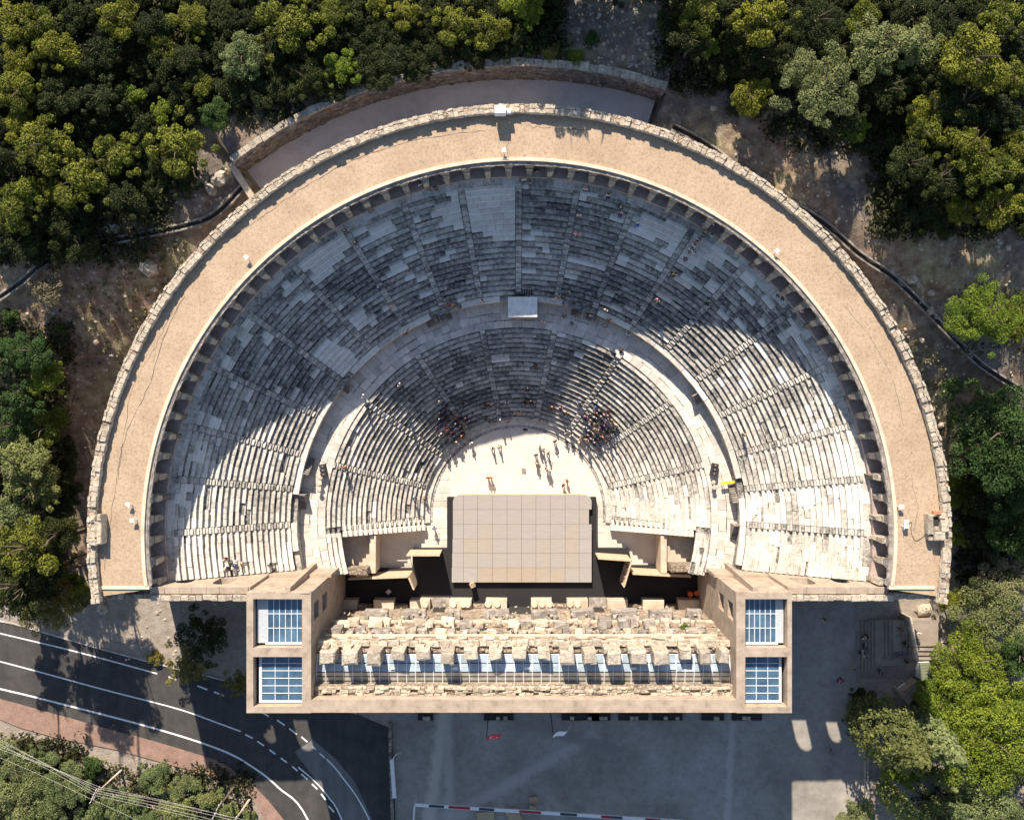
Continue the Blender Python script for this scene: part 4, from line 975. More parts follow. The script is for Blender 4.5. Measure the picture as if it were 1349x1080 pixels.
# stair heads at both ends of the roof
def ruin(px, py, parts, lab, name='stair_head'):
    x, y = W(px, py, 25); root = tag(empty(name, (x, y, ROOFZ)), lab, 'stair head')
    for (a, b, c, d, h) in parts:
        m = MB(); m.chamf(a, b, c, d, -.1, h, .08, random.uniform(.4, .9), .05); m.build('masonry_block', M_coping, root)
    return root
ruin(131, 697, [(-.1, .45, -1.6, 1.6, 1.5), (-1.1, -.2, -1.75, -1.1, 1.35), (-.55, -.12, -.9, .8, 1.2), (-1.0, -.6, 1.0, 1.4, 1.1), (.0, .4, 1.0, 1.7, 1.7)], 'ruined stone stair head at the west end of the gallery roof')
rt = ruin(1233, 692, [(-.9, -.35, -1.0, 1.2, 1.3), (-.3, .9, -1.6, -.7, 1.5), (.45, 1.3, -.7, .6, 1.4), (-.2, .4, -.6, -.1, 1.1), (.3, .95, .7, 1.4, 1.2), (-.8, -.3, -1.7, -1.1, 1.0)], 'ruined stone stair head at the east end of the gallery roof')
m = MB(); m.box(-.3, .4, .0, .9, 0, .8); m.build('stair_opening_shade', M_dark, rt)  # solid dark block painted as the shade inside the opening
m = MB(); m.box(-.4, .5, 1.25, 1.6, .8, 1.3); m.build('terracotta_lintel', plain('terracotta', (.42, .18, .1), .85), rt)

# ------------------------------------------------------------------ plaza furniture, terrace, barrier, flags
def flagpole(pbx, pby, ptx, pty, col, lab, moon):
    zt = 9.0; x, y = W(ptx, pty, zt); root = tag(empty('flagpole', (x, y, 0)), lab, 'flagpole')
    m = MB(); m.tube([(0, 0, 0), (0, 0, zt)], [.07, .045], 8); m.build('pole', M_dark, root, True)
    m = MB(); nx, nz = 16, 8; L, H = 2.5, 1.5
    ang = .38
    for i in range(nx + 1):
        for j in range(nz + 1):
            u, v = i / nx, j / nz; w = .28 * math.sin(u * 7 + v) * (.3 + u)
            m.v.append((u * L * math.cos(ang) - w * math.sin(ang), u * L * math.sin(ang) + w * math.cos(ang) - v * .8, zt - .1 - v * H * .75 - u * .35))
    for i in range(nx):
        for j in range(nz): p = i * (nz + 1) + j; m.f.append((p, p + nz + 1, p + nz + 2, p + 1)); m.t.append(.5)
    o = m.build('flag', col, root, True); so = o.modifiers.new('thick', 'SOLIDIFY'); so.thickness = .02
    if moon:
        mm = MB(); 
        def at(u, v): w = .28 * math.sin(u * 7 + v) * (.3 + u); return (u * L * math.cos(ang) - w * math.sin(ang), u * L * math.sin(ang) + w * math.cos(ang) - v * .8, zt - .1 - v * H * .75 - u * .35)
        n = 12; outer = [(.3 + .14 * math.cos(t), .5 + .24 * math.sin(t)) for t in [R(40) + i * R(280) / n for i in range(n + 1)]]; inner = [(.33 + .11 * math.cos(t), .5 + .19 * math.sin(t)) for t in [R(48) + i * R(264) / n for i in range(n + 1)]]
        star = [(.52 + (.07 if k % 2 == 0 else .028) * math.cos(PI + k * PI / 5), .5 + (.12 if k % 2 == 0 else .048) * math.sin(PI + k * PI / 5)) for k in range(10)]
        def nrmoff(p, s): return (p[0] + s * .35, p[1] - s * .7, p[2] + s * .49)
        for s in (.08,):
            b = len(mm.v)
            for a, c in zip(outer, inner): mm.v += [nrmoff(at(*a), s), nrmoff(at(*c), s)]
            for i in range(n): mm.f.append((b + 2 * i, b + 2 * i + 2, b + 2 * i + 3, b + 2 * i + 1)); mm.t.append(.5)
            b = len(mm.v); mm.v += [nrmoff(at(*p), s) for p in star]; mm.f.append(tuple(range(b, b + 10))); mm.t.append(.5)
        mm.build('crescent_and_star', M_white, root)
flagpole(640, 940, 641, 972, plain('red flag cloth', (.55, .015, .02), .7), 'flagpole with a red crescent and star flag south of the stage building', True)
flagpole(725, 940, 729, 968, plain('white flag cloth', (.6, .62, .66), .7), 'flagpole with a pale white flag south of the stage building', False)
# barrier beam
M_red = plain('dark red paint', (.30, .02, .03), .5); M_navy = plain('dark blue paint', (.03, .045, .06), .5)
bp = [W(546, 1060, 2.2), W(900, 1082, 2.2)]; bd = Vector(bp[1]) - Vector(bp[0]); bl = bd.length
root = tag(empty('barrier_fence', (*bp[0], 0), math.atan2(bd.y, bd.x)), 'long white barrier with red and dark panels at the south edge of the plaza', 'barrier')
m = MB(); m.box(0, bl, -.22, .22, 1.9, 2.15); m.build('beam', M_white, root); m = MB(); m.tube([(.05, 0, 0), (.05, 0, 1.9)], [.08, .08]); m.build('post', M_white, root); m = MB(); m.tube([(bl * .5, 0, 0), (bl * .5, 0, 1.9)], [.08, .08]); m.build('post', M_white, root)
m = MB(); m.box(-.1, .1, -4.5, -.22, 1.9, 2.15); m.build('beam', M_white, root)
for (a, b, mt) in ((565, 585, M_navy), (591, 619, M_red), (631, 651, M_navy), (684, 713, M_red), (738, 760, M_navy), (792, 806, M_red), (806, 820, M_navy), (850, 870, M_red)):
    u0, u1 = [(q - 546) / 354 * bl for q in (a, b)]; m = MB(); m.box(u0, u1, -.17, .17, 2.15, 2.17); m.build('coloured_panel', mt, root)
# cartons near the barrier
M_card = plain('brown cardboard', (.42, .30, .18), .85)
for (px, py, w, d, h, rz, lab) in ((701, 1064, .9, .6, .5, 1.2, 'small carton with open flaps on the plaza just north of the barrier'), (640, 1076, 2.3, 1.2, .5, .05, 'large flattened carton south of the barrier'), (677, 1073, 1.6, 1.3, .45, .5, 'crumpled carton heap under the barrier'), (703, 1052, 1.2, .5, .15, .1, 'slatted pallet lying north of the small carton')):
    x, y = W(px, py); root = tag(empty('carton', (x, y, 0), rz), lab, 'carton'); m = MB(); m.box(-w / 2, w / 2, -d / 2, d / 2, .01, h, .5, .02); m.build('carton_body', M_card, root)
    for q in (-1, 1): m = MB(); m.hull([(-w / 2, q * d / 2, h), (w / 2, q * d / 2, h), (w / 2, q * (d / 2 + .02), h), (-w / 2, q * (d / 2 + .02), h)], [(-w / 2, q * d * .75, h + .12), (w / 2, q * d * .75, h + .12), (w / 2, q * (d * .75 + .02), h + .12), (-w / 2, q * (d * .75 + .02), h + .12)]); m.build('flap', M_card, root)
# white banner frame west of the plaza
x, y = W(518, 1025, 2); root = tag(empty('white_signboard', (x, y, 0), R(4)), 'long narrow white signboard on posts at the west edge of the plaza', 'signboard')
m = MB(); m.chamf(-.25, .25, -2.6, 2.6, 1.9, 2.15, .03); m.build('board', M_white, root)
for q in (-2.2, 2.2): m = MB(); m.cyl(0, q, 0, 1.9, .06); m.build('post', M_white, root)
m = MB(); m.tube([(.1, 2.6, 2.1), (.7, 3.3, 2.3), (1.4, 3.5, 2.4)], [.05, .04, .03]); m.build('arm', M_white, root)
# low wall between road and plaza
m = MB(); 
for i in range(30):
    a = W(514 + i * .3, 950 + i * 10); m.chamf(a[0] - .18, a[0] + .18, a[1] - .98, a[1] - .0, -.03, .9 + random.uniform(-.1, .1), .05, random.uniform(.2, .5), .03)
tag(m.build('low_wall', M_greyst), 'low dark stone wall between the road and the plaza', 'wall')
# stalls along the south facade
random.seed(77)
for k, (px, w) in enumerate([(560, 2), (657, 4), (765, 5), (790, 3), (835, 4), (880, 4), (940, 3), (985, 4)]):
    x, y = W(px, 946, .8); names = ['westernmost', 'second', 'third', 'fourth', 'fifth', 'sixth', 'seventh', 'easternmost']
    root = tag(empty('planter_box', (x, y, 0)), 'dark planter box against the south facade, %s of the row' % names[k], 'planter', 'planter boxes along the south facade')
    m = MB(); m.box(-w / 2, w / 2, -.35, .6, .0, .5); m.build('box_body', M_dark, root); m = MB(); m.box(-w / 2 - .05, w / 2 + .05, -.42, -.35, .0, .55); m.build('front_board', M_greyst, root)
    for i in range(2): m = MB(); q = random.uniform(-w / 3, w / 3); m.chamf(q - .25, q + .25, -.25, .2, .5, .75, .05, .6, .05); m.build('stone', M_coping, root)
# right fence
x, y0 = W(1139, 985); _, y1 = W(1139, 1100); root = tag(empty('plaza_fence', (x, y1, 0)), 'thin metal fence along the east edge of the plaza', 'fence')
m = MB(); m.box(-.08, .08, 0, y0 - y1, 0, .35); m.build('kerb_base', M_cream, root); n = 8
for i in range(n + 1): m = MB(); m.cyl(0, (y0 - y1) * i / n, .35, 1.3, .035); m.build('post', M_white, root)
m = MB(); m.tube([(0, 0, 1.25), (0, y0 - y1, 1.25)], [.03, .03]); m.build('rail', M_white, root)

# stepped terrace east of the stage building
random.seed(3)
ter = tag(empty('stepped_terrace', (0, 0, 0)), 'nested stone steps rising from the plaza to the east gate', 'steps')
def step(x0, y0, x1, y1, z0, z1, name='step'):
    (a, b), (c, d) = W(x0, y0, z1), W(x1, y1, z1); m = MB(); m.box(min(a, c), max(a, c), min(b, d), max(b, d), z0, z1, random.uniform(.4, .6)); m.build(name, M_terr, ter)
M_terr = stone('terrace stone', [(.3, (.20, .165, .13)), (.5, (.27, .225, .18)), (.7, (.34, .29, .24))], .6, 10, .4, .04, usetone=True)
for i in range(5):
    step(1135 + i * 4.5, 817, 1214, 893 - i * 4, -.03 if i == 0 else .2 * i - .2, .2 * (i + 1))
for i in range(3):
    step(1166 + i * 5, 817, 1214, 867 - i * 4, 1.0 + .2 * i, 1.2 + .2 * i)
for i in range(2): step(1188 + i * 6, 817, 1214, 850, 1.6 + .2 * i, 1.8 + .2 * i)
for i in range(4): step(1198, 817, 1236, 869 - i * 6, -.03 if i == 0 else 1.6 + .2 * i, 1.8 + .2 * i, 'landing_step')
(a, b), (c, d) = W(1197, 813, 2.9), W(1207, 870, 2.9)
m = MB(); m.hull([(a, b, 0), (c, d, 0), (c + .4, d, 0), (a + .4, b, 0)][::1], [(a, b, 2.9), (c, d, 2.9), (c + .4, d, 2.9), (a + .4, b, 2.9)], .8); m.build('side_parapet', M_cream, ter)
for (px, py, w, d, h, rz, mt, lab) in ((1220, 884, 1.6, 2.4, 2.4, .05, plain('green grey roofing', (.18, .20, .13), .8), 'small kiosk with green grey roof beside the east steps'), (1203, 912, 3.0, 1.8, 2.4, .62, M_greyst, 'small slatted timber ticket hut south of the stepped terrace')):
    x, y = W(px, py, h); root = tag(empty('kiosk', (x, y, 0), rz), lab, 'kiosk'); m = MB(); m.box(-w / 2 + .1, w / 2 - .1, -d / 2 + .1, d / 2 - .1, 0, h - .1); m.build('kiosk_wall', M_ply if rz > .1 else M_white, root)
    n = 6
    for i in range(n): m = MB(); m.box(-w / 2, w / 2, -d / 2 + i * d / n + .02, -d / 2 + (i + 1) * d / n - .02, h - .1, h + .02 * (i % 2)); m.build('roof_plank', mt, root)
x, y = W(1190, 907, 1); root = tag(empty('notice_frame', (x, y, 0), .62), 'white frame with slatted sheets in front of the timber ticket hut', 'frame')
for i in range(4): m = MB(); m.box(-.6, .6, -.5 + i * .3, -.32 + i * .3, .9, .95); m.build('slat', M_white, root)
for q in (-.6, .6): m = MB(); m.box(q - .04, q + .04, -.6, .6, 0, .9); m.build('leg', M_white, root)

# utility poles and wires, SW corner
def upole(px, py, h, lab, wood):
    x, y = W(px, py); root = tag(empty('utility_pole', (x, y, 0), R(-25)), lab, 'utility pole')
    m = MB(); m.tube([(0, 0, 0), (0, 0, h)], [.16, .1], 8); m.build('pole', M_bark if wood else M_cream, root, True)
    for z in (h - .3, h - 1.2): m = MB(); m.box(-.05, .05, -1.0, 1.0, z, z + .1); m.build('crossarm', M_greyst, root)
    for q in (-.9, -.3, .3, .9): m = MB(); m.cyl(0, q, h - .2, h + .05, .06, .04, 8); m.build('insulator', M_white, root)
    return x, y, h
p1 = upole(160, 1014, 9.2, 'pale concrete utility pole leaning over the shrubs nearest the left edge', False)
p2 = upole(309, 1035, 8.6, 'brown timber utility pole beside the red pavement', True)
p3 = upole(329, 1052, 8.0, 'pale utility pole at the bottom edge near the road', False)
M_wire = plain('dull aluminium wire', (.45, .43, .4), .5)
wires = [((-30, 958), (123, 1043), (330, 1092)), ((-30, 965), (124, 1047), (340, 1098)), ((-30, 971), (128, 1038), (345, 1085)), ((-30, 985), (120, 1052), (240, 1110)), ((-30, 976), (131, 1036), (300, 1075)), ((-30, 962), (127, 1041), (350, 1090))]
for k, ws in enumerate(wires):
    m = MB(); P = []
    for i in range(2):
        (a, b), (c, d) = W(*ws[i], 8.9), W(*ws[i + 1], 8.9)
        for s in range(8): t = s / 8; P.append((a + (c - a) * t, b + (d - b) * t, 8.95 - 1.2 * t * (1 - t)))
    P.append((*W(*ws[2], 8.9), 8.95)); m.tube(P, [.014] * len(P), 4)
    tag(m.build('power_line', M_wire), 'thin power line over the shrubs, %s wire of the span' % ['topmost', 'second', 'third', 'lowest', 'fifth', 'fourth'][k], 'wire', 'power lines over the south-west shrubs')

# drainage channels on the slopes
def channel(pts, lab, w=.55):
    P = catmull(pts, 5); Q = [Vector(on_ground(*p)) for p in P]; root = tag(empty('drainage_channel', (0, 0, 0)), lab, 'channel')
    for side, nm in ((-1, 'side_wall'), (1, 'side_wall'), (0, 'channel_bed')):
        m = MB()
        for i in range(len(Q) - 1):
            d = (Q[i + 1] - Q[i]).to_2d().normalized(); n_ = Vector((-d.y, d.x)); a, b = (n_ * side * (w / 2) - n_ * .1, n_ * side * (w / 2) + n_ * .1) if side else (-n_ * (w / 2 - .1), n_ * (w / 2 - .1))
            z0, z1 = (-.4, .42) if side else (-.3, .1)
            c = [Q[i].to_2d() + a, Q[i + 1].to_2d() + a, Q[i + 1].to_2d() + b, Q[i].to_2d() + b]; zz = [Q[i].z, Q[i + 1].z, Q[i + 1].z, Q[i].z]
            m.hull([(*c[k], zz[k] + z0) for k in range(4)], [(*c[k], zz[k] + z1) for k in range(4)], .35 + .2 * (side == 1))
        m.build(nm, M_greyst if side else M_dark, root)
channel([(885, 168), (930, 192), (1000, 245), (1080, 292), (1130, 335), (1180, 370), (1240, 430), (1290, 480), (1345, 515)], 'dark drainage channel running down the slope behind the east side of the theatre', .7)
channel([(-10, 400), (30, 372), (60, 347), (110, 326), (170, 314), (250, 297), (285, 283), (320, 248)], 'dark drainage channel crossing the slope behind the west side of the theatre', .7)

# rocks: individual boulders and loose scree
def rock_mesh(seed):
    rng = np.random.RandomState(seed); m = MB(); n1, n2 = 6, 8
    ring = []
    for i in range(1, n1):
        th = PI * i / n1
        ring.append([(math.sin(th) * math.cos(2 * PI * k / n2) * rng.uniform(.7, 1.1), math.sin(th) * math.sin(2 * PI * k / n2) * rng.uniform(.7, 1.1), math.cos(th) * .7 * rng.uniform(.8, 1.1)) for k in range(n2)])
    m.v = [(0, 0, .7)] + [p for r_ in ring for p in r_] + [(0, 0, -.6)]
    for k in range(n2): l = (k + 1) % n2; m.f.append((0, 1 + k, 1 + l)); m.f.append((len(m.v) - 1, 1 + (n1 - 2) * n2 + l, 1 + (n1 - 2) * n2 + k))
    for i in range(n1 - 2):
        for k in range(n2): l = (k + 1) % n2; a = 1 + i * n2; m.f.append((a + k, a + n2 + k, a + n2 + l, a + l))
    m.t = [rng.uniform(.2, 1) for _ in m.f]; return m
rm = [rock_mesh(i).mesh('rock', M_coping) for i in range(6)]
rocks = [(150, 300, 1.4, 'large grey boulder beside the channel on the west slope'), (115, 305, 1.0, 'smaller boulder west of the large one by the channel'), (195, 352, 1.6, 'pinkish outcrop against the west perimeter wall'), (290, 236, 1.3, 'pale rock outcrop below the end of the retaining wall'), (278, 250, .9, 'low rock next to the pale outcrop'), (1202, 368, .8, 'white boulder uphill of the east channel'), (1210, 375, .5, 'small white stone next to the white boulder'), (1226, 386, .6, 'buff block downslope of the white boulders'), (1225, 410, .7, 'broken stone touching the east channel'), (1214, 448, .45, 'pale block between the east channel and the wall'), (1226, 540, .7, 'crumbling masonry lump beside the east perimeter wall'), (1090, 255, .45, 'lone pale stone on the scree north-east of the theatre'), (940, 143, .5, 'tan stone at the foot of the north-east trees'), (930, 125, .35, 'tiny pale stone above the tan stone'), (172, 322, .5, 'pale cobble heap just below the west channel'), (1240, 560, .6, 'stone lump by the roots of the large dark tree'), (135, 800, 1.1, 'weathered masonry chunk under the west end of the theatre'), (1216, 803, 1.3, 'pale boulder at the east end of the stage side wall')]
for i, (px, py, s, lab) in enumerate(rocks):
    x, y, z = on_ground(px, py); o = tag(link('boulder', rm[i % 6], None, (x, y, z + .1 * s), i * 1.3, scale=(s, s * .8, s * .8)), lab, 'boulder')
rng = np.random.RandomState(4); mb = MB(); base = [rock_mesh(50 + i) for i in range(4)]
regions = [(890, 200, 1340, 520, 520), (0, 330, 240, 640, 420), (740, 0, 870, 110, 200), (200, 220, 330, 330, 120), (1180, 440, 1250, 640, 120), (130, 790, 300, 870, 60)]
for (a, b, c, d, n) in regions:
    for _ in range(n):
        px, py = rng.uniform(a, c), rng.uniform(b, d); x, y, z = on_ground(px, py)
        if rad(x, y) < 48.3 and y > -22: continue
        s = rng.uniform(.07, .26) * (1.6 if rng.rand() < .08 else 1); br = base[rng.randint(4)]; k = len(mb.v); an = rng.uniform(0, 6.28); ca, sa = math.cos(an) * s, math.sin(an) * s
        mb.v += [(x + p[0] * ca - p[1] * sa, y + p[0] * sa + p[1] * ca, z + p[2] * s * .8) for p in br.v]; mb.f += [tuple(k + q for q in f) for f in br.f]; mb.t += [rng.uniform(.2, 1)] * len(br.f)
tag(mb.build('scree', M_coping), 'loose pale stones scattered over the slopes', kind='stuff')

# ------------------------------------------------------------------ vegetation
def leaves_mesh(name, P, N, size, seed, tone=None):
    rng = np.random.RandomState(seed); n = len(P)
    up_ = rng.normal(size=(n, 3)) * .75 + N; up_ /= np.linalg.norm(up_, axis=1)[:, None] + 1e-9
    t = np.cross(up_, rng.normal(size=(n, 3))); t /= np.linalg.norm(t, axis=1)[:, None] + 1e-9; bt = np.cross(up_, t)
    s = (size * rng.uniform(.6, 1.4, n))[:, None]
    v = np.stack([P - t * s, P - bt * s * .55, P + t * s, P + bt * s * .55], 1).reshape(-1, 3)
    me = bpy.data.meshes.new(name); me.vertices.add(4 * n); me.vertices.foreach_set('co', v.ravel()); me.loops.add(4 * n); me.loops.foreach_set('vertex_index', np.arange(4 * n, dtype=np.int32))
    me.polygons.add(n); me.polygons.foreach_set('loop_start', np.arange(0, 4 * n, 4, dtype=np.int32)); me.polygons.foreach_set('loop_total', np.full(n, 4, dtype=np.int32))
    at = me.attributes.new('tone', 'FLOAT', 'FACE'); at.data.foreach_set('value', (rng.rand(n) if tone is None else tone).astype(np.float32)); me.update(); me.validate(); return me
def crown(seed, n=17000, nb=20, spread=.68, br=(.15, .36), leaf=.034, flat_=.75):
    rng = np.random.RandomState(seed); c = []
    for i in range(nb):
        a = rng.uniform(0, 2 * PI); rr = spread * math.sqrt(rng.rand()) * rng.uniform(.7, 1.3) * (1 + .22 * math.sin(2 * a + seed) + .15 * math.sin(3 * a + 2 * seed)); zz = rng.uniform(-.45, .55) * flat_ * (1.25 - rr)
        c.append((rr * math.cos(a), rr * math.sin(a), zz, rng.uniform(*br)))
    c = np.array(c); c = np.vstack([c, np.column_stack([rng.normal(0, .55, (nb, 2)), rng.uniform(-.3, .45, nb) * flat_, rng.uniform(.09, .18, nb)])]); c[:, :2] = np.clip(c[:, :2], -.85, .85)
    w = c[:, 3] ** 2; w /= w.sum(); idx = rng.choice(len(c), n, p=w); d = rng.normal(size=(n, 3)); d /= np.linalg.norm(d, axis=1)[:, None]
    # lumps on lumps
    lump = 1 + .16 * np.sin(d[:, 0] * 9 + idx * 1.7) * np.sin(d[:, 1] * 8 + idx) * np.sin(d[:, 2] * 7 + idx * 2.1) * 2
    P = c[idx, :3] + d * (c[idx, 3] * lump * rng.uniform(.8, 1.04, n))[:, None]
    keep = np.ones(n, bool)
    for q in c: keep &= ~(np.linalg.norm(P - q[:3], axis=1) < q[3] * .68)
    P = P[keep]; d = d[keep]; tone = np.clip(.5 + .5 * np.sin(idx[keep] * 2.3) * .5 + rng.normal(0, .18, keep.sum()), 0, 1)
    return leaves_mesh('crown', P, d, leaf, seed, tone)
def cyp(seed, n=5000, rad_=.13, leaf=.014):
    rng = np.random.RandomState(seed); z = rng.rand(n); a = rng.uniform(0, 2 * PI, n); prof = np.sin(PI * np.clip(z * .9 + .08, 0, 1)) ** .7 * (1 - z * .35)
    r_ = rad_ * prof * (1 + .18 * np.sin(a * 5 + z * 31) + .14 * np.sin(a * 3 - z * 53)) * rng.uniform(.8, 1.05, n)
    P = np.column_stack([r_ * np.cos(a), r_ * np.sin(a), z]); N = np.column_stack([np.cos(a), np.sin(a), np.full(n, .8)]); return leaves_mesh('crown', P, N, leaf, seed)
crowns = [crown(s) for s in range(7)]; smallc = [crown(20 + s, 6000, 12, .55, (.22, .42), .055) for s in range(4)]; big = [crown(40 + s, 38000, 52, .74, (.10, .24), .021, .7) for s in range(3)]
spars = [crown(60 + s, 9000, 34, .7, (.08, .2), .034, .8) for s in range(2)]; cyps = [cyp(70), cyp(71), cyp(72, 9000, .23, .012)]
def trunk_mesh(seed):
    random.seed(seed); m = MB(); m.tube([(0, 0, -.8), (.03, .02, -.3), (0, .04, .1)], [.09, .06, .03], 7)
    for i in range(6):
        a = i * 1.05 + random.random(); m.tube([(.0, .0, -.35 + .08 * i), (.25 * math.cos(a), .25 * math.sin(a), -.1 + .07 * i), (.5 * math.cos(a + .2), .5 * math.sin(a + .2), .1 + .05 * i)], [.03, .02, .008], 5)
    return m.mesh('trunk', M_bark, True)
trunks = [trunk_mesh(s) for s in range(3)]
def twig_mesh():
    random.seed(4); m = MB()
    for i in range(220):
        a = random.uniform(0, 6.28); e = random.uniform(.1, 1.3); L = random.uniform(.5, 1); p = [(0, 0, -.3)]
        for k in (1, 2, 3): t = k / 3; p.append((L * t * math.cos(a + .25 * t) * math.cos(e * .8), L * t * math.sin(a + .25 * t) * math.cos(e * .8), -.3 + L * t * math.sin(e)))
        m.tube(p, [.015, .01, .006, .003], 3)
    return m.mesh('branches', plain('grey twigs', (.25, .20, .16), .9))
random.seed(1)
def tree(px, py, rp, mat, lab, cat='tree', mesh=None, name='tree', hk=1.0, group=None):
    z0 = 8.0; rm_ = rp / 10.5
    for _ in range(25):
        x, y = W(px, py, z0 + rm_ * (1.15 * hk if rp > 13 else .45)); z0 = .5 * z0 + .5 * float(zg(x, y))
    s = FPX / (CAMZ - z0 - rm_ * hk); r_ = rp / s; me = mesh or random.choice(crowns if rp > 17 else smallc)
    small = rp <= 13
    cz = z0 + r_ * ((.45 if small else 1.15) * hk)
    root = tag(empty(name, (x, y, z0)), lab, cat, group)
    cr = link('crown', me, root, (0, 0, cz - z0), random.uniform(0, 6.28), mat, (r_ * 1.15, r_ * 1.15 * random.uniform(.88, 1.1), r_ * random.uniform(.85, 1.05)))
    link('trunk' if not small else 'stem', random.choice(trunks), root, (0, 0, cz - z0), random.uniform(0, 6.28), None, (r_, r_, max(r_ * 1.0, (cz - z0 + .4) / .8)))
    return root
# (x, y, radius, leaf) on the photograph's grid; crowns of the wooded slope
forest = {
 'west slope': [(20,25,27,'o'),(50,30,24,'o'),(100,25,22,'d'),(155,25,27,'o'),(200,32,24,'d'),(248,28,24,'o'),(290,12,20,'d'),(375,30,38,'l2'),(320,72,27,'v'),(330,20,18,'d'),(440,22,20,'o'),(447,88,22,'l'),
  (72,62,30,'o'),(20,75,22,'o'),(22,118,28,'o'),(130,62,25,'d'),(75,125,25,'d'),(180,85,22,'d'),(215,60,20,'o'),(242,82,24,'d'),(130,128,25,'d'),(28,165,22,'o'),(60,190,36,'o2'),(110,165,20,'d'),(172,122,15,'l'),(190,168,22,'d'),(215,142,16,'l'),
  (262,112,18,'o'),(283,152,21,'g'),(300,118,22,'d'),(342,118,22,'d'),(400,102,26,'d'),(20,268,34,'o2'),(60,250,20,'o'),(102,240,36,'o2'),(150,203,28,'o2'),(236,196,36,'l2'),(160,262,26,'d'),(22,318,24,'d'),(60,292,22,'d'),(365,140,9,'y'),(405,70,22,'d'),(265,60,16,'d'),(0,210,24,'d'),(0,340,14,'d')],
 'north slope': [(468,22,23,'d'),(500,45,22,'d'),(520,85,24,'d'),(465,95,22,'d'),(535,20,22,'o'),(565,22,20,'d'),(600,35,27,'l2'),(642,42,25,'l2'),(690,10,26,'l'),(575,70,22,'d'),(620,72,20,'d'),(662,66,20,'d'),(555,52,18,'d'),(725,22,16,'d'),(712,48,16,'d'),(495,8,16,'o')],
 'north-east slope': [(925,20,26,'o'),(965,8,24,'d'),(1010,22,36,'o2'),(1080,20,32,'d'),(912,52,24,'d'),(888,28,20,'d'),(935,62,14,'l'),(955,82,22,'d'),(1002,62,24,'d'),(990,125,26,'l2'),(1040,68,22,'d'),(1165,50,36,'v'),(1210,52,30,'v2'),(1290,70,42,'l2'),(1338,100,28,'o'),(1130,168,18,'l'),(1112,150,28,'d'),(1172,112,30,'d'),(1240,92,28,'d'),(1222,170,26,'o2'),(1180,160,13,'l'),(1232,142,26,'o2'),(1282,190,34,'l2'),(1312,222,34,'l2'),(1342,192,26,'l2'),(1202,212,26,'d'),(1242,232,28,'d'),(1272,276,20,'o'),(1318,272,28,'o2'),(1272,132,28,'d'),(1322,142,28,'d'),(1142,18,22,'o'),(1202,8,24,'d'),(1252,18,26,'d'),(1322,22,28,'o')],
 'west edge': [(10,470,24,'g'),(40,462,27,'g2'),(60,495,24,'l'),(28,522,28,'g2'),(62,562,26,'o2'),(20,560,28,'g2'),(22,612,33,'v2'),(48,642,32,'v2'),(14,682,33,'v2'),(32,722,36,'o'),(78,702,26,'d'),(20,772,34,'d'),(68,745,24,'d'),(0,742,28,'d'),(98,770,18,'o'),(88,600,15,'d'),(90,650,18,'d'),(50,765,26,'d')],
 'east edge': [(1342,420,25,'o2'),(1345,640,38,'g2'),(1330,702,33,'g'),(1258,705,16,'l'),(1255,790,18,'o2'),(1342,860,30,'g'),(1290,655,26,'d'),(1300,705,24,'d')],
 'shrub strip south of the road': [(22,1008,28,'v'),(58,1000,20,'v'),(85,1038,33,'v'),(30,1052,33,'v'),(130,1068,24,'v'),(165,1062,24,'v'),(205,1025,20,'v'),(242,1035,20,'v'),(235,1066,24,'v'),(277,1052,18,'v'),(192,1078,20,'v'),(5,985,16,'v'),(300,1072,16,'v'),(120,1010,14,'g'),(60,1078,28,'v'),(328,1075,12,'v')],
}
MATS = {'o': L_oak, 'o2': L_oak, 'd': L_dark, 'l': L_lime, 'l2': L_oak, 'v': L_olive, 'v2': L_olive, 'g': L_green, 'g2': L_green, 'y': L_dry}
WORD = {'o': 'evergreen oak', 'o2': 'broad evergreen oak', 'd': 'dark holm oak', 'l': 'bright green young tree', 'l2': 'sunlit yellow-green oak', 'v': 'pale olive green tree', 'v2': 'greyish green tree', 'g': 'deep green tree', 'g2': 'glossy green tree', 'y': 'thin dry brown tree'}
ORD = ['first', 'second', 'third', 'fourth', 'fifth', 'sixth', 'seventh', 'eighth', 'ninth', 'tenth', 'eleventh', 'twelfth', 'thirteenth', 'fourteenth', 'fifteenth']
HK = {'west slope': 1.25, 'north slope': 1.1, 'north-east slope': 2.2, 'west edge': 2.0, 'east edge': 1.8}
TENS = ['twent', 'thirt', 'fort']
ORD += ['sixteenth', 'seventeenth', 'eighteenth', 'nineteenth', 'twentieth', 'twenty-first', 'twenty-second', 'twenty-third', 'twenty-fourth', 'twenty-fifth', 'twenty-sixth', 'twenty-seventh', 'twenty-eighth', 'twenty-ninth', 'thirtieth'] + ['thirty-' + w for w in ('first', 'second', 'third', 'fourth', 'fifth', 'sixth', 'seventh', 'eighth', 'ninth')]
frng = random.Random(77); allt = [(t[0], t[1], t[2]) for L in forest.values() for t in L] + [(1088, 108, 46)]
for (zone, polys) in (('west slope', [(-8, -10, 440, 125), (-8, 120, 255, 250), (-8, 245, 120, 330)]), ('north slope', [(440, -10, 730, 62), (440, 60, 560, 100)]), ('north-east slope', [(885, -10, 1355, 60), (1120, 55, 1355, 200), (1195, 195, 1355, 290), (960, 60, 1060, 100)]), ('west edge', [(-25, 560, 85, 800)]), ('east edge', [(1290, 600, 1375, 720)])):
    for (a, b, c, d) in polys:
        for _ in range(700):
            x, y = frng.uniform(a, c), frng.uniform(b, d)
            if all(math.hypot(x - t[0], y - t[1]) > (t[2] * .75 + 9) for t in allt): r_ = frng.uniform(17, 24); allt.append((x, y, r_)); forest[zone].append((x, y, r_, 'd'))
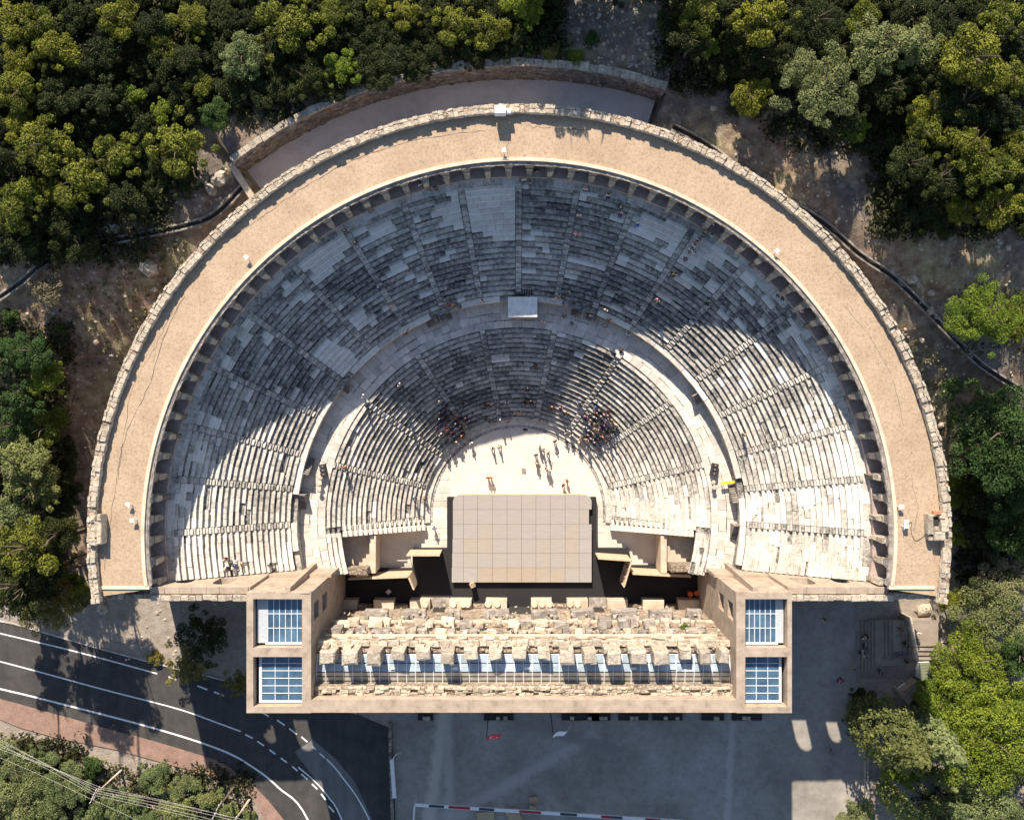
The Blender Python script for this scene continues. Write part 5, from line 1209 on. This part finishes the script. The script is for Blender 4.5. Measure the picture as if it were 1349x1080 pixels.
def cells():
    for zone, L in forest.items():
        for t in L:
            if zone in ('west slope', 'north-east slope'): sub = ('topmost ' if t[1] < 35 else 'upper ' if t[1] < 90 else 'middle ' if t[1] < 160 else 'lower ') + zone
            elif zone == 'west edge': sub = ('upper ' if t[1] < 590 else 'lower ') + zone
            else: sub = zone
            if zone == 'west slope': sub += ', ' + ('left third' if t[0] < 145 else 'middle third' if t[0] < 290 else 'right third')
            if zone == 'north-east slope': sub += ', ' + ('left third' if t[0] < 1050 else 'middle third' if t[0] < 1200 else 'right third')
            if zone == 'north slope': sub += ', ' + ('left half' if t[0] < 590 else 'right half')
            yield zone, sub, t
grp_ = {}
for zone, sub, t in cells(): grp_.setdefault((zone, sub, t[3]), []).append(t)
for (zone, sub, k), ts in grp_.items():
    ts.sort(key=lambda t: (t[0], t[1])); n = len(ts); pre = 'in' if 'strip' in sub else ('along' if 'edge' in sub else 'on')
    for i, (px, py, rp, kk) in enumerate(ts):
        if n == 1: lab = 'only %s %s the %s' % (WORD[k], pre, sub)
        elif i == 0: lab = 'leftmost %s %s the %s' % (WORD[k], pre, sub)
        elif i == n - 1: lab = 'rightmost %s %s the %s' % (WORD[k], pre, sub)
        else: lab = '%s %s from the left %s the %s' % (ORD[i], WORD[k], pre, sub)
        mesh = random.choice(crowns + big[:1]) if rp > 30 else None
        tree(px, py, rp, MATS[k], lab, mesh=mesh, hk=(HK.get(zone, 1) * (.5 if rp < 24 and k == 'd' and zone != 'west edge' else 1)) * (2.3 if zone == 'west edge' and py > 690 else 1.4 if zone == 'west edge' and py > 590 else 1), group='trees of the ' + zone, name='olive_tree' if k[0] == 'v' else ('oak_tree' if k[0] in 'od' else 'tree'))
big_trees = [(1088,108,46,L_olive,'large silvery green tree with dense rounded crown at the foot of the north-east slope',big[0]),(1298,413,40,L_lime,'lone round fresh green tree on the bare slope near the right edge',big[1]),(1318,570,62,L_green,'very large dense dark green tree at the right edge beside the perimeter wall',big[2]),
 (1262,648,23,L_lime,'bright yellow-green tree hugging the east perimeter wall',None),(1312,802,46,L_olive,'dense olive green tree east of the stepped terrace',big[0]),(1282,868,44,L_lime,'bright green tree above the largest bright crown in the lower right',big[1]),(1300,960,64,L_lime,'largest bright green crown in the lower right corner',big[2]),(1245,915,36,L_lime,'bright green tree just east of the timber ticket hut',big[0]),(1340,930,36,L_lime,'bright green tree cut by the right edge in the lower corner',None),
 (1300,1062,52,L_olive,'wide olive green tree at the bottom right corner',big[1]),(1240,1072,30,L_olive,'small olive green tree beside the last cypress',None),(1190,1018,24,L_lime,'light green round tree south-east of the plaza pine',None),(1128,1072,22,L_olive,'olive green bush tree inside the plaza fence corner',None),
 (62,795,34,L_yel,'yellowish feathery cypress tree west of the theatre end',big[1]),(100,785,22,L_yel,'small yellowish tree touching the west end of the theatre',None),(248,872,26,L_yel,'feathery yellowish tree on the roadside by the light strip',spars[0]),(268,838,30,L_dark,'dark tree crown in the shade behind the roadside tree',spars[1]),(310,900,17,L_yel,'small yellowish tree beside the west tower',spars[0]),(1135,918,15,L_dark,'dark palm like tree at the north-east corner of the plaza',None)]
for (px, py, rp, mt, lab, me) in big_trees: tree(px, py, rp, mt, lab, mesh=me, hk=2.9 if 'west of the theatre end' in lab or 'touching the west' in lab else 1.7 if 'slope' in lab else 1.0)
for i, (px, py, rp) in enumerate([(735, -22, 22), (775, -26, 24), (815, -24, 24), (858, -24, 22), (715, -100, 44), (775, -95, 44), (835, -105, 44), (745, -150, 44), (810, -155, 44), (880, -150, 44), (780, -200, 44), (720, -195, 44), (850, -205, 44), (690, -150, 40), (750, -125, 42), (795, -130, 42), (845, -135, 42), (720, -165, 42), (765, -175, 42), (835, -180, 42)]):
    tree(px, py, rp, L_dark, 'tall dark oak just beyond the top edge, %s from the left' % ORD[i], hk=.8 if rp < 30 else 2.6, group='trees beyond the top edge')
x, y, z = on_ground(1300, 752); root = tag(empty('bare_tree', (x, y, z)), 'bare grey twiggy tree east of the theatre', 'tree'); link('branches', twig_mesh(), root, (0, 0, 5), 0, None, (4, 4, 4)); link('crown', spars[1], root, (0, 0, 5.2), 1, L_dry, (3.6, 3.6, 2.6)); link('trunk', trunks[0], root, (0, 0, 4.2), 0, None, (4, 4, 5.3))
def cypress(bx, by, tx, ty, me, mat, lab, wid=1.0):
    x, y, z = on_ground(bx, by); rt_ = math.hypot(tx - CX, ty - CY) / math.hypot(bx - CX, by - CY); h = (CAMZ - z) * (1 - 1 / rt_)
    root = tag(empty('cypress', (x, y, z)), lab, 'cypress'); link('crown', me, root, (0, 0, .5), 0, mat, (h * wid, h * wid, h - .5)); m = MB(); m.tube([(0, 0, 0), (0, 0, h * .8)], [.18, .05], 6); m.build('trunk', M_bark, root)
cypress(1186, 940, 1264, 1015, cyps[0], L_olive, 'tall narrow cypress with pale green shoots beside the bright green tree')
cypress(1225, 1012, 1262, 1042, cyps[1], L_olive, 'slim small cypress south-east of the tallest one')
cypress(1160, 1035, 1212, 1084, cyps[1], L_olive, 'narrow cypress at the bottom edge by the plaza fence', 1.0)
cypress(1132, 935, 1212, 1020, cyps[2], L_cyp, 'broad yellow-green conifer at the plaza corner', .8)
# bushes
for (px, py, rp, mt, lab) in [(700,65,9,L_lime,'small lime green bush above the retaining wall'),(728,70,12,L_yel,'rounded yellowish bush above the retaining wall'),(757,76,12.5,L_lime,'bright green bush hanging over the retaining wall'),(780,52,11,L_green,'dark green bush north-east of the bright one on the wall'),(80,432,8,L_lime,'tiny yellow-green shrub on the bare west slope'),(60,385,24,L_dry,'large dry brown shrub on the bare west slope'),(12,415,12,L_green,'small green shrub at the left edge below the channel'),(205,868,11,L_yel,'low shrub at the kerb under the roadside tree'),(318,235,6,L_dry,'dry tuft beside the end of the retaining wall'),(252,572,5,L_dark,'dark shrub growing out of the west upper seats')]:
    tree(px, py, rp, mt, lab, 'bush', mesh=random.choice(smallc), name='bush')
for (px, py, lab) in [(903, 828, 'green weed tuft growing on the stage front by its east end'), (945, 836, 'yellow-green weed on the stage front beside the east tower'), (424, 862, 'green weed at the west end of the wall crest')]:
    x, y = W(px, py, 14.5); y = max(y, -26.2) if px < 940 else y
    root = tag(empty('weed_tuft', (x, y, 14.0 if px > 440 else 20.8)), lab, 'weed'); link('foliage', smallc[0], root, (0, 0, .5), 0, L_lime, (.7, .5, .6))
# undergrowth under the forest
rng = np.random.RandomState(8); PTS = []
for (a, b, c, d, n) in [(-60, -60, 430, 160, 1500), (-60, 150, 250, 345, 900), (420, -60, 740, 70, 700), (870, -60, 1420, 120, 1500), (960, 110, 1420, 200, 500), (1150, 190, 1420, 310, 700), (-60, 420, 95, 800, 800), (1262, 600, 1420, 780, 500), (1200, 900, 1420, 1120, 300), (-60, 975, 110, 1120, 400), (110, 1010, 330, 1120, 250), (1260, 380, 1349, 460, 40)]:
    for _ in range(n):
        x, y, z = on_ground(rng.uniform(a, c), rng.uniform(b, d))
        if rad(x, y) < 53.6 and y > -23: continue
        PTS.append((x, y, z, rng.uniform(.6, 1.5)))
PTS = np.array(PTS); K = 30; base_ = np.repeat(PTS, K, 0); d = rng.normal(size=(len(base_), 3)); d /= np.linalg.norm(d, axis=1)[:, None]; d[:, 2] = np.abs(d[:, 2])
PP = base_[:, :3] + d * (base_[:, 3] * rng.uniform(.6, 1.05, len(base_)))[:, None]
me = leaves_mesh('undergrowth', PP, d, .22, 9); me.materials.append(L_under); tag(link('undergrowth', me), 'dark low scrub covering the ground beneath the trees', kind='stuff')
rng = np.random.RandomState(18); PTS = []
for (a, b, c, d_, n) in [(90, 350, 240, 480, 260), (0, 960, 330, 1080, 700), (180, 290, 250, 350, 90), (1180, 430, 1260, 620, 120), (100, 965, 330, 1040, 300)]:
    for _ in range(n):
        px, py = rng.uniform(a, c), rng.uniform(b, d_); x, y, z = on_ground(px, py)
        if (rad(x, y) < 48.6 and y > -23): continue
        if b > 900 and py < 947 + (px / 302) * 88 + 14: continue
        PTS.append((x, y, z, rng.uniform(.15, .5)))
PTS = np.array(PTS); base_ = np.repeat(PTS, 14, 0); d = rng.normal(size=(len(base_), 3)); d /= np.linalg.norm(d, axis=1)[:, None]; d[:, 2] = np.abs(d[:, 2])
me = leaves_mesh('dry_grass', base_[:, :3] + d * (base_[:, 3])[:, None] * .8, d, .13, 10); me.materials.append(leafmat('dry grass', (.10, .10, .035), (.30, .26, .12))); tag(link('dry_grass', me), 'dry grass and low weeds on the banks', kind='stuff')

# ------------------------------------------------------------------ people
def skinned(name, verts, edges, radii, root, lvl=1):
    me = bpy.data.meshes.new(name); me.from_pydata(verts, edges, []); o = bpy.data.objects.new(name, me); COL.objects.link(o)
    md = o.modifiers.new('s', 'SKIN'); 
    for i, r_ in enumerate(radii): me.skin_vertices[0].data[i].radius = r_ if isinstance(r_, tuple) else (r_, r_)
    me.skin_vertices[0].data[root].use_root = True; md.use_smooth_shade = True
    sdm = o.modifiers.new('d', 'SUBSURF'); sdm.levels = lvl; dg = bpy.context.evaluated_depsgraph_get(); out = bpy.data.meshes.new_from_object(o.evaluated_get(dg)); bpy.data.objects.remove(o); out.name = name; return out
def person_meshes(pose):
    sit = pose == 'sit'; walk = .22 if pose == 'walk' else 0.04
    hz = .5 if sit else .95
    J = {'pel': (0, 0, hz), 'chest': (0, .02, hz + .42), 'neck': (0, .0, hz + .53), 'head': (0, .03, hz + .62), 'top': (0, .02, hz + .76)}
    for s, q in (('L', -1), ('R', 1)):
        J['sh' + s] = (q * .2, 0, hz + .46); J['el' + s] = (q * .28, .02 + q * walk * .4, hz + .2); J['wr' + s] = (q * .25, .14 + q * walk, hz + .0 if not sit else hz + .1); J['ha' + s] = (q * .24, .2 + q * walk, hz - .07 if not sit else hz + .1)
        J['hip' + s] = (q * .1, 0, hz - .05)
        if sit: J['kn' + s] = (q * .13, .45, hz - .02); J['an' + s] = (q * .13, .47, .08); J['to' + s] = (q * .14, .62, .05)
        else: J['kn' + s] = (q * .1, -q * walk * .5 + .03, .5); J['an' + s] = (q * .1, -q * walk - .02, .08); J['to' + s] = (q * .11, -q * walk + .15, .05)
    K = list(J); E = [('pel', 'chest'), ('chest', 'neck'), ('neck', 'head'), ('head', 'top')] + [e for s in 'LR' for e in (('chest', 'sh' + s), ('sh' + s, 'el' + s), ('el' + s, 'wr' + s), ('wr' + s, 'ha' + s), ('pel', 'hip' + s), ('hip' + s, 'kn' + s), ('kn' + s, 'an' + s), ('an' + s, 'to' + s))]
    Rr = {'pel': (.14, .1), 'chest': (.16, .11), 'neck': .055, 'head': (.095, .11), 'top': .08}
    for s in 'LR': Rr.update({'sh' + s: .065, 'el' + s: .045, 'wr' + s: .032, 'ha' + s: .04, 'hip' + s: .09, 'kn' + s: .06, 'an' + s: .042, 'to' + s: .04})
    body = skinned('body', [J[k] for k in K], [(K.index(a), K.index(b)) for a, b in E], [Rr[k] for k in K], 0)
    def sub(name, ks, es, add):
        return skinned(name, [J[k] for k in ks], [(ks.index(a), ks.index(b)) for a, b in es], [tuple(v + add for v in Rr[k]) if isinstance(Rr[k], tuple) else Rr[k] + add for k in ks], 0)
    shirt = sub('shirt', ['pel', 'chest', 'shL', 'elL', 'shR', 'elR'], [('pel', 'chest'), ('chest', 'shL'), ('shL', 'elL'), ('chest', 'shR'), ('shR', 'elR')], .025)
    tro = sub('trousers', ['pel', 'hipL', 'knL', 'anL', 'hipR', 'knR', 'anR'], [('pel', 'hipL'), ('hipL', 'knL'), ('knL', 'anL'), ('pel', 'hipR'), ('hipR', 'knR'), ('knR', 'anR')], .022)
    m = MB(); zc = J['head'][2] + .07; m_ = 10
    rows = []
    for i in range(1, 5):
        th = i * PI / 2 / 4.2; rows.append([(.118 * math.sin(th) * math.cos(2 * PI * k / m_), .0 + .13 * math.sin(th) * math.sin(2 * PI * k / m_), zc + .13 * math.cos(th)) for k in range(m_)])
    m.v = [(0, 0, zc + .13)] + [p for r_ in rows for p in r_]
    for k in range(m_): m.f.append((0, 1 + k, 1 + (k + 1) % m_))
    for i in range(3):
        for k in range(m_): l = (k + 1) % m_; a = 1 + i * m_; m.f.append((a + k, a + m_ + k, a + m_ + l, a + l))
    m.t = [.5] * len(m.f); hair = m.mesh('hair', None, True)
    return body, shirt, tro, hair
SK = plain('skin', (.42, .25, .17), .6); 
CL = {n: plain(n + ' cloth', c, .85) for n, c in {'white': (.75, .75, .73), 'black': (.02, .02, .022), 'navy': (.02, .035, .10), 'blue': (.03, .14, .5), 'light blue': (.32, .55, .68), 'red': (.5, .03, .03), 'maroon': (.18, .015, .03), 'magenta': (.5, .03, .2), 'pink': (.6, .25, .32), 'green': (.02, .25, .14), 'orange': (.65, .24, .05), 'yellow': (.7, .5, .08), 'grey': (.25, .25, .26), 'beige': (.5, .4, .28), 'purple': (.16, .08, .28)}.items()}
HR = {'dark': plain('dark hair', (.02, .014, .01), .7), 'brown': plain('brown hair', (.10, .05, .025), .7), 'fair': plain('fair hair', (.42, .30, .15), .7), 'hat': plain('straw hat', (.6, .5, .33), .8)}
POSES = {p: person_meshes(p) for p in ('stand', 'walk', 'sit')}
for p in POSES.values():
    for m_ in p: m_.materials.append(SK)
used = {}
def person(x, y, z, az, pose, shirt, tro, hair, where, group):
    w = {'stand': 'standing', 'walk': 'walking', 'sit': 'seated'}[pose]
    if shirt == tro: cl = 'all in %s' % shirt
    else: cl = '%s top, %s trousers' % (shirt, tro)
    if 'crowd' in group or 'west seats' in group: cl += {'dark': ', dark hair', 'brown': ', brown hair', 'fair': ', fair hair', 'hat': ', straw hat'}[hair]
    lab = '%s person, %s, %s' % (w, cl, where)
    if lab in used:
        for t2 in ('grey', 'beige', 'navy', 'white', 'blue', 'black'):
            if t2 != shirt and t2 != tro:
                l2 = lab.replace('all in %s' % shirt, '%s top, %s trousers' % (shirt, t2)).replace('%s trousers' % tro, '%s trousers' % t2)
                if l2 not in used: lab, tro = l2, t2; break
    used[lab] = 1
    root = tag(empty('person', (x, y, z), az), lab, 'person', group); b_, s_, t_, h_ = POSES[pose]
    link('body', b_, root); link('shirt', s_, root, mat=CL[shirt]); link('trousers', t_, root, mat=CL[tro]); link('hair', h_, root, (0, 0, .03), mat=HR[hair])
random.seed(99); cols = list(CL); tr_ = ['black', 'navy', 'grey', 'beige', 'black', 'navy']
orch_people = [(603,583,'stand','white','grey','sunny north-west rim of the floor'),(621,584,'stand','white','beige','north-west edge of the sunlit floor'),(649,590,'walk','beige','white','left of a pair mid floor'),(658,588,'walk','grey','beige','right of a pair mid floor'),(706,599,'stand','black','grey','right of centre, above a companion'),(707,610,'stand','orange','black','right of centre, below a companion'),(711,589,'stand','green','white','topmost of the group right of centre'),(715,593,'walk','grey','black','right behind the green clad person'),(722,597,'walk','beige','grey','east of the group on the floor'),(724,621,'stand','light blue','light blue','alone below the group on the floor'),(720,618,'stand','black','navy','beside the light blue clad person'),(731,581,'stand','black','red','near the north-east rim of the floor'),(762,583,'stand','black','beige','at the north-east rim by the crowd'),(752,574,'walk','white','black','on the rim just west of the crowd'),(744,571,'walk','navy','grey','in the shadow edge west of the crowd'),(643,629,'walk','red','beige','left of a pair just north of the stage'),(647,629,'walk','orange','beige','right of a pair just north of the stage'),(742,639,'stand','maroon','black','left of a pair by the north-east stage corner'),(747,633,'stand','orange','black','right of a pair by the north-east stage corner'),(572,696,'walk','blue','navy','at the mouth of the west passage'),(659,553,'stand','blue','navy','in the shade on the inner rim, left of centre'),(668,554,'stand','grey','black','shaded inner rim beside a blue clad person')]
for (px, py, po, s, t, wh) in orch_people: 
    x, y = W(px, py, .9); person(x, y, surf(x, y) if rad(x, y) > 11.5 else .0, random.uniform(0, 6.28), po, s, t, random.choice(['dark', 'brown', 'fair', 'hat']), wh, 'visitors on the orchestra floor')
def crowd(pc, n, sa, sr, wh, grp, pal):
    x, y, z = seatpos(*pc); r0, a0 = rad(x, y), math.atan2(y - C0[1], x - C0[0]); spots = set(); k = 0
    while k < n:
        row = int(round((r0 + random.gauss(0, sr) - LO_R0) / LO_T)); row = max(0, min(9, row)); slot = int(round((a0 + random.gauss(0, sa)) * 20)); 
        if (row, slot) in spots: k += .1; continue
        spots.add((row, slot)); k += 1; r_ = LO_R0 + row * LO_T + .22; a = slot / 20 + (row % 2) * .02 + random.uniform(-.006, .006); p = pol(r_, a)
        pose = 'sit' if random.random() < .85 else 'stand'
        z1 = LO_Z0 + (row + 1) * LO_H
        person(p[0], p[1], z1 - (.42 if pose == 'sit' else 0), a + PI / 2 + random.uniform(-.4, .4), pose, random.choice(pal), random.choice(tr_), random.choice(['dark', 'dark', 'dark', 'brown', 'brown', 'fair']), '%s row, %s' % (ORD[row], wh), grp)
crowd((789, 563), 48, .06, 1.1, 'lower east crowd', 'crowd on the lower east seats', ['white', 'white', 'white', 'navy', 'navy', 'black', 'black', 'purple', 'blue', 'red', 'grey', 'grey', 'pink', 'beige', 'maroon'])
crowd((598, 556), 30, .05, 1.1, 'shaded lower west group', 'group on the lower west seats', ['navy', 'blue', 'black', 'black', 'red', 'navy', 'black', 'maroon', 'navy'])
scatter = [(690,240,'stand','white','black','at the top of the middle stairs'),(698,244,'stand','grey','navy','beside the stairs under the middle of the arcade'),(707,229,'stand','black','grey','at the foot of an arcade pillar near the middle'),(770,252,'stand','white','black','on the top rows right of the middle'),(801,258,'sit','white','navy','on the top rows by the pale slabs'),(817,274,'sit','black','grey','on the upper rows right of the middle'),(818,281,'sit','pink','navy','one row below a black clad neighbour'),(840,294,'sit','white','blue','on the upper rows, north-east'),(762,286,'stand','white','magenta','on the stair right of the middle'),(757,309,'walk','magenta','white','coming down the stair right of the middle'),(763,311,'walk','pink','grey','just behind the magenta clad walker'),(470,322,'stand','maroon','black','at the upper north-west stair'),(456,306,'stand','black','black','at the head of the north-west stair'),(500,380,'walk','blue','navy','halfway down the north-west stair'),(516,404,'walk','pink','beige','low on the north-west stair'),(555,246,'stand','white','black','between arcade pillars in the north-west'),(575,251,'stand','black','black','on the terrace left of the middle'),(442,281,'stand','white','grey','by an arcade pillar in the north-west'),
 (932,292,'stand','pink','black','among the visitors below the north-east arcade'),(936,297,'stand','white','navy','in the north-east cluster beside a pillar'),(925,300,'stand','light blue','grey','north-east cluster, nearest the arch'),(926,308,'stand','green','black','in the north-east cluster, wearing green'),(934,312,'stand','light blue','green','lower side, north-east cluster'),(951,318,'stand','red','navy','right of the north-east cluster'),(948,315,'stand','white','black','next to the red clad person in the north-east'),(920,316,'walk','purple','black','at the head of the north-east stair'),(915,321,'walk','pink','navy','second on the north-east stair'),(911,326,'walk','white','navy','third on the north-east stair'),(907,331,'walk','white','black','fourth on the north-east stair'),(912,333,'walk','navy','white','fifth on the north-east stair'),(901,343,'stand','black','black','alone below the north-east queue'),(887,363,'walk','yellow','black','lower on the north-east stair'),(865,397,'walk','pink','beige','near the foot of the north-east stair'),(1026,387,'sit','white','black','on the upper east rows, left of a pair'),(1032,391,'sit','black','navy','on the upper east rows, right of a pair'),(932,397,'sit','green','black','on the shaded upper north-east rows'),(1052,411,'stand','white','grey','under the east arcade'),(1090,474,'stand','white','white','on the shaded terrace of the east arcade'),
 (535,440,'stand','maroon','black','on the north-west walkway'),(538,436,'stand','white','black','on the north-west walkway beside a maroon clad person'),(591,402,'walk','red','navy','at the steps of the walkway left of the booth'),(598,403,'walk','orange','black','at the steps near a red clad walker'),(636,397,'walk','white','grey','on the walkway left of the booth'),(557,408,'stand','blue','black','at the walkway wall left of the steps'),(730,395,'stand','white','pink','on the walkway just right of the booth'),(736,389,'sit','beige','beige','on the pale parapet right of the booth'),(749,386,'stand','green','black','on the first upper row right of the booth'),(743,416,'stand','black','black','on the walkway north-east of the booth'),(778,417,'stand','white','beige','in the walkway group north-east'),(784,420,'stand','black','black','in the walkway group, dark clothes'),(797,410,'stand','white','black','at the walkway wall beside the steps'),(801,422,'stand','black','navy','near the steps north-east of the booth'),(796,430,'stand','black','grey','at the inner edge of the walkway'),(753,427,'stand','blue','black','at the inner edge of the walkway, in blue'),(826,441,'stand','white','light blue','on the north-east walkway'),(715,425,'stand','white','grey','in front of the booth on the walkway'),(818,461,'sit','black','black','at the top of the lower north-east stair'),
 (706,481,'sit','black','black','alone on the shaded lower seats'),(695,511,'sit','black','navy','on the lower seats above the group by the rim'),(693,527,'sit','black','black','left of a pair on the lower middle seats'),(699,528,'sit','navy','black','right of a pair on the lower middle seats'),(643,531,'sit','red','black','on the lower seats left of the middle stair'),(668,530,'sit','white','grey','on the lower seats next to the middle stair'),(640,549,'sit','black','black','on the lowest rows left of the middle'),(684,542,'sit','orange','beige','on the lowest middle row'),(748,544,'sit','black','black','on the lower rows right of the middle'),(739,537,'sit','pink','navy','on the lower rows next to a dark clad person'),(727,536,'sit','maroon','black','on the lower rows in maroon'),(581,572,'stand','white','black','on the lowest row west of the sunlit floor'),(609,529,'sit','black','black','above the lower west group'),(560,655,'walk','maroon','black','on the west lower rows near the passage'),(546,655,'walk','light blue','navy','on the west lower rows'),(527,507,'stand','white','grey','on the shaded lower west seats'),(480,522,'stand','white','white','at the rim of the lower west tier'),(455,615,'stand','orange','black','at the west lower stair head'),
 (300,735,'stand','maroon','black','lowest corner of the west upper seats'),(306,740,'sit','black','white','beside the west end wall'),(298,748,'sit','white','black','left of a pair by the west end wall'),(308,748,'sit','white','navy','right of a pair by the west end wall'),(355,743,'sit','white','black','alone by the west end wall'),(320,742,'sit','beige','grey','seated near the west end wall group'),(978,572,'stand','grey','black','at the walkway wall on the sunlit east side'),(1163,732,'stand','white','black','under the last arches of the east arcade')]
for (px, py, po, s, t, wh) in scatter:
    x, y, z = seatpos(px, py); a = math.atan2(y - C0[1], x - C0[0]); person(x, y, z - (.42 if po == 'sit' else 0), a + PI / 2 + random.uniform(-.6, .6), po, s, t, random.choice(['dark', 'brown', 'fair', 'hat']), wh, 'visitors scattered over the seating')
plz = [(1109,895,0,'stand','magenta','black','on the plaza west of the terrace'),(1105,897,0,'stand','pink','navy','next to a magenta clad person on the plaza'),(1137,839,.4,'stand','white','black','at the top of the terrace steps, west side'),(1141,837,.4,'stand','black','black','on the terrace steps beside a white clad person'),(1139,853,.4,'sit','navy','black','on the west terrace steps'),(1137,859,.4,'sit','white','black','in the middle of the terrace step group'),(1140,864,.4,'sit','white','navy','lowest of the terrace step group'),(1123,880,0,'walk','grey','beige','crossing the plaza toward the terrace'),(1186,828,1.6,'walk','red','maroon','high on the inner terrace steps'),(1194,850,1.6,'sit','black','black','on the inner terrace steps'),(1202,851,1.6,'sit','orange','black','in orange on the inner terrace steps'),(1181,862,1.2,'sit','navy','grey','on the lower inner terrace'),(1186,861,1.2,'sit','grey','blue','beside a navy clad person on the lower inner terrace'),(1195,872,.9,'walk','black','black','walking over the terrace'),(1160,886,.7,'sit','black','navy','on the southern terrace steps'),(1209,833,2.4,'walk','white','black','on the sunlit landing above the terrace'),(1240,845,.2,'walk','white','black','arriving on the path east of the terrace'),(1087,816,0,'stand','black','black','alone in the shade of the east wall'),(1095,990,0,'walk','grey','black','by the lit patch near the plaza conifer')]
for (px, py, z, po, s, t, wh) in plz:
    x, y = W(px, py, z + .8); person(x, y, z, random.uniform(0, 6.28), po, s, t, random.choice(['dark', 'brown', 'fair']), wh, 'visitors on the plaza')
bpy.context.view_layer.update()
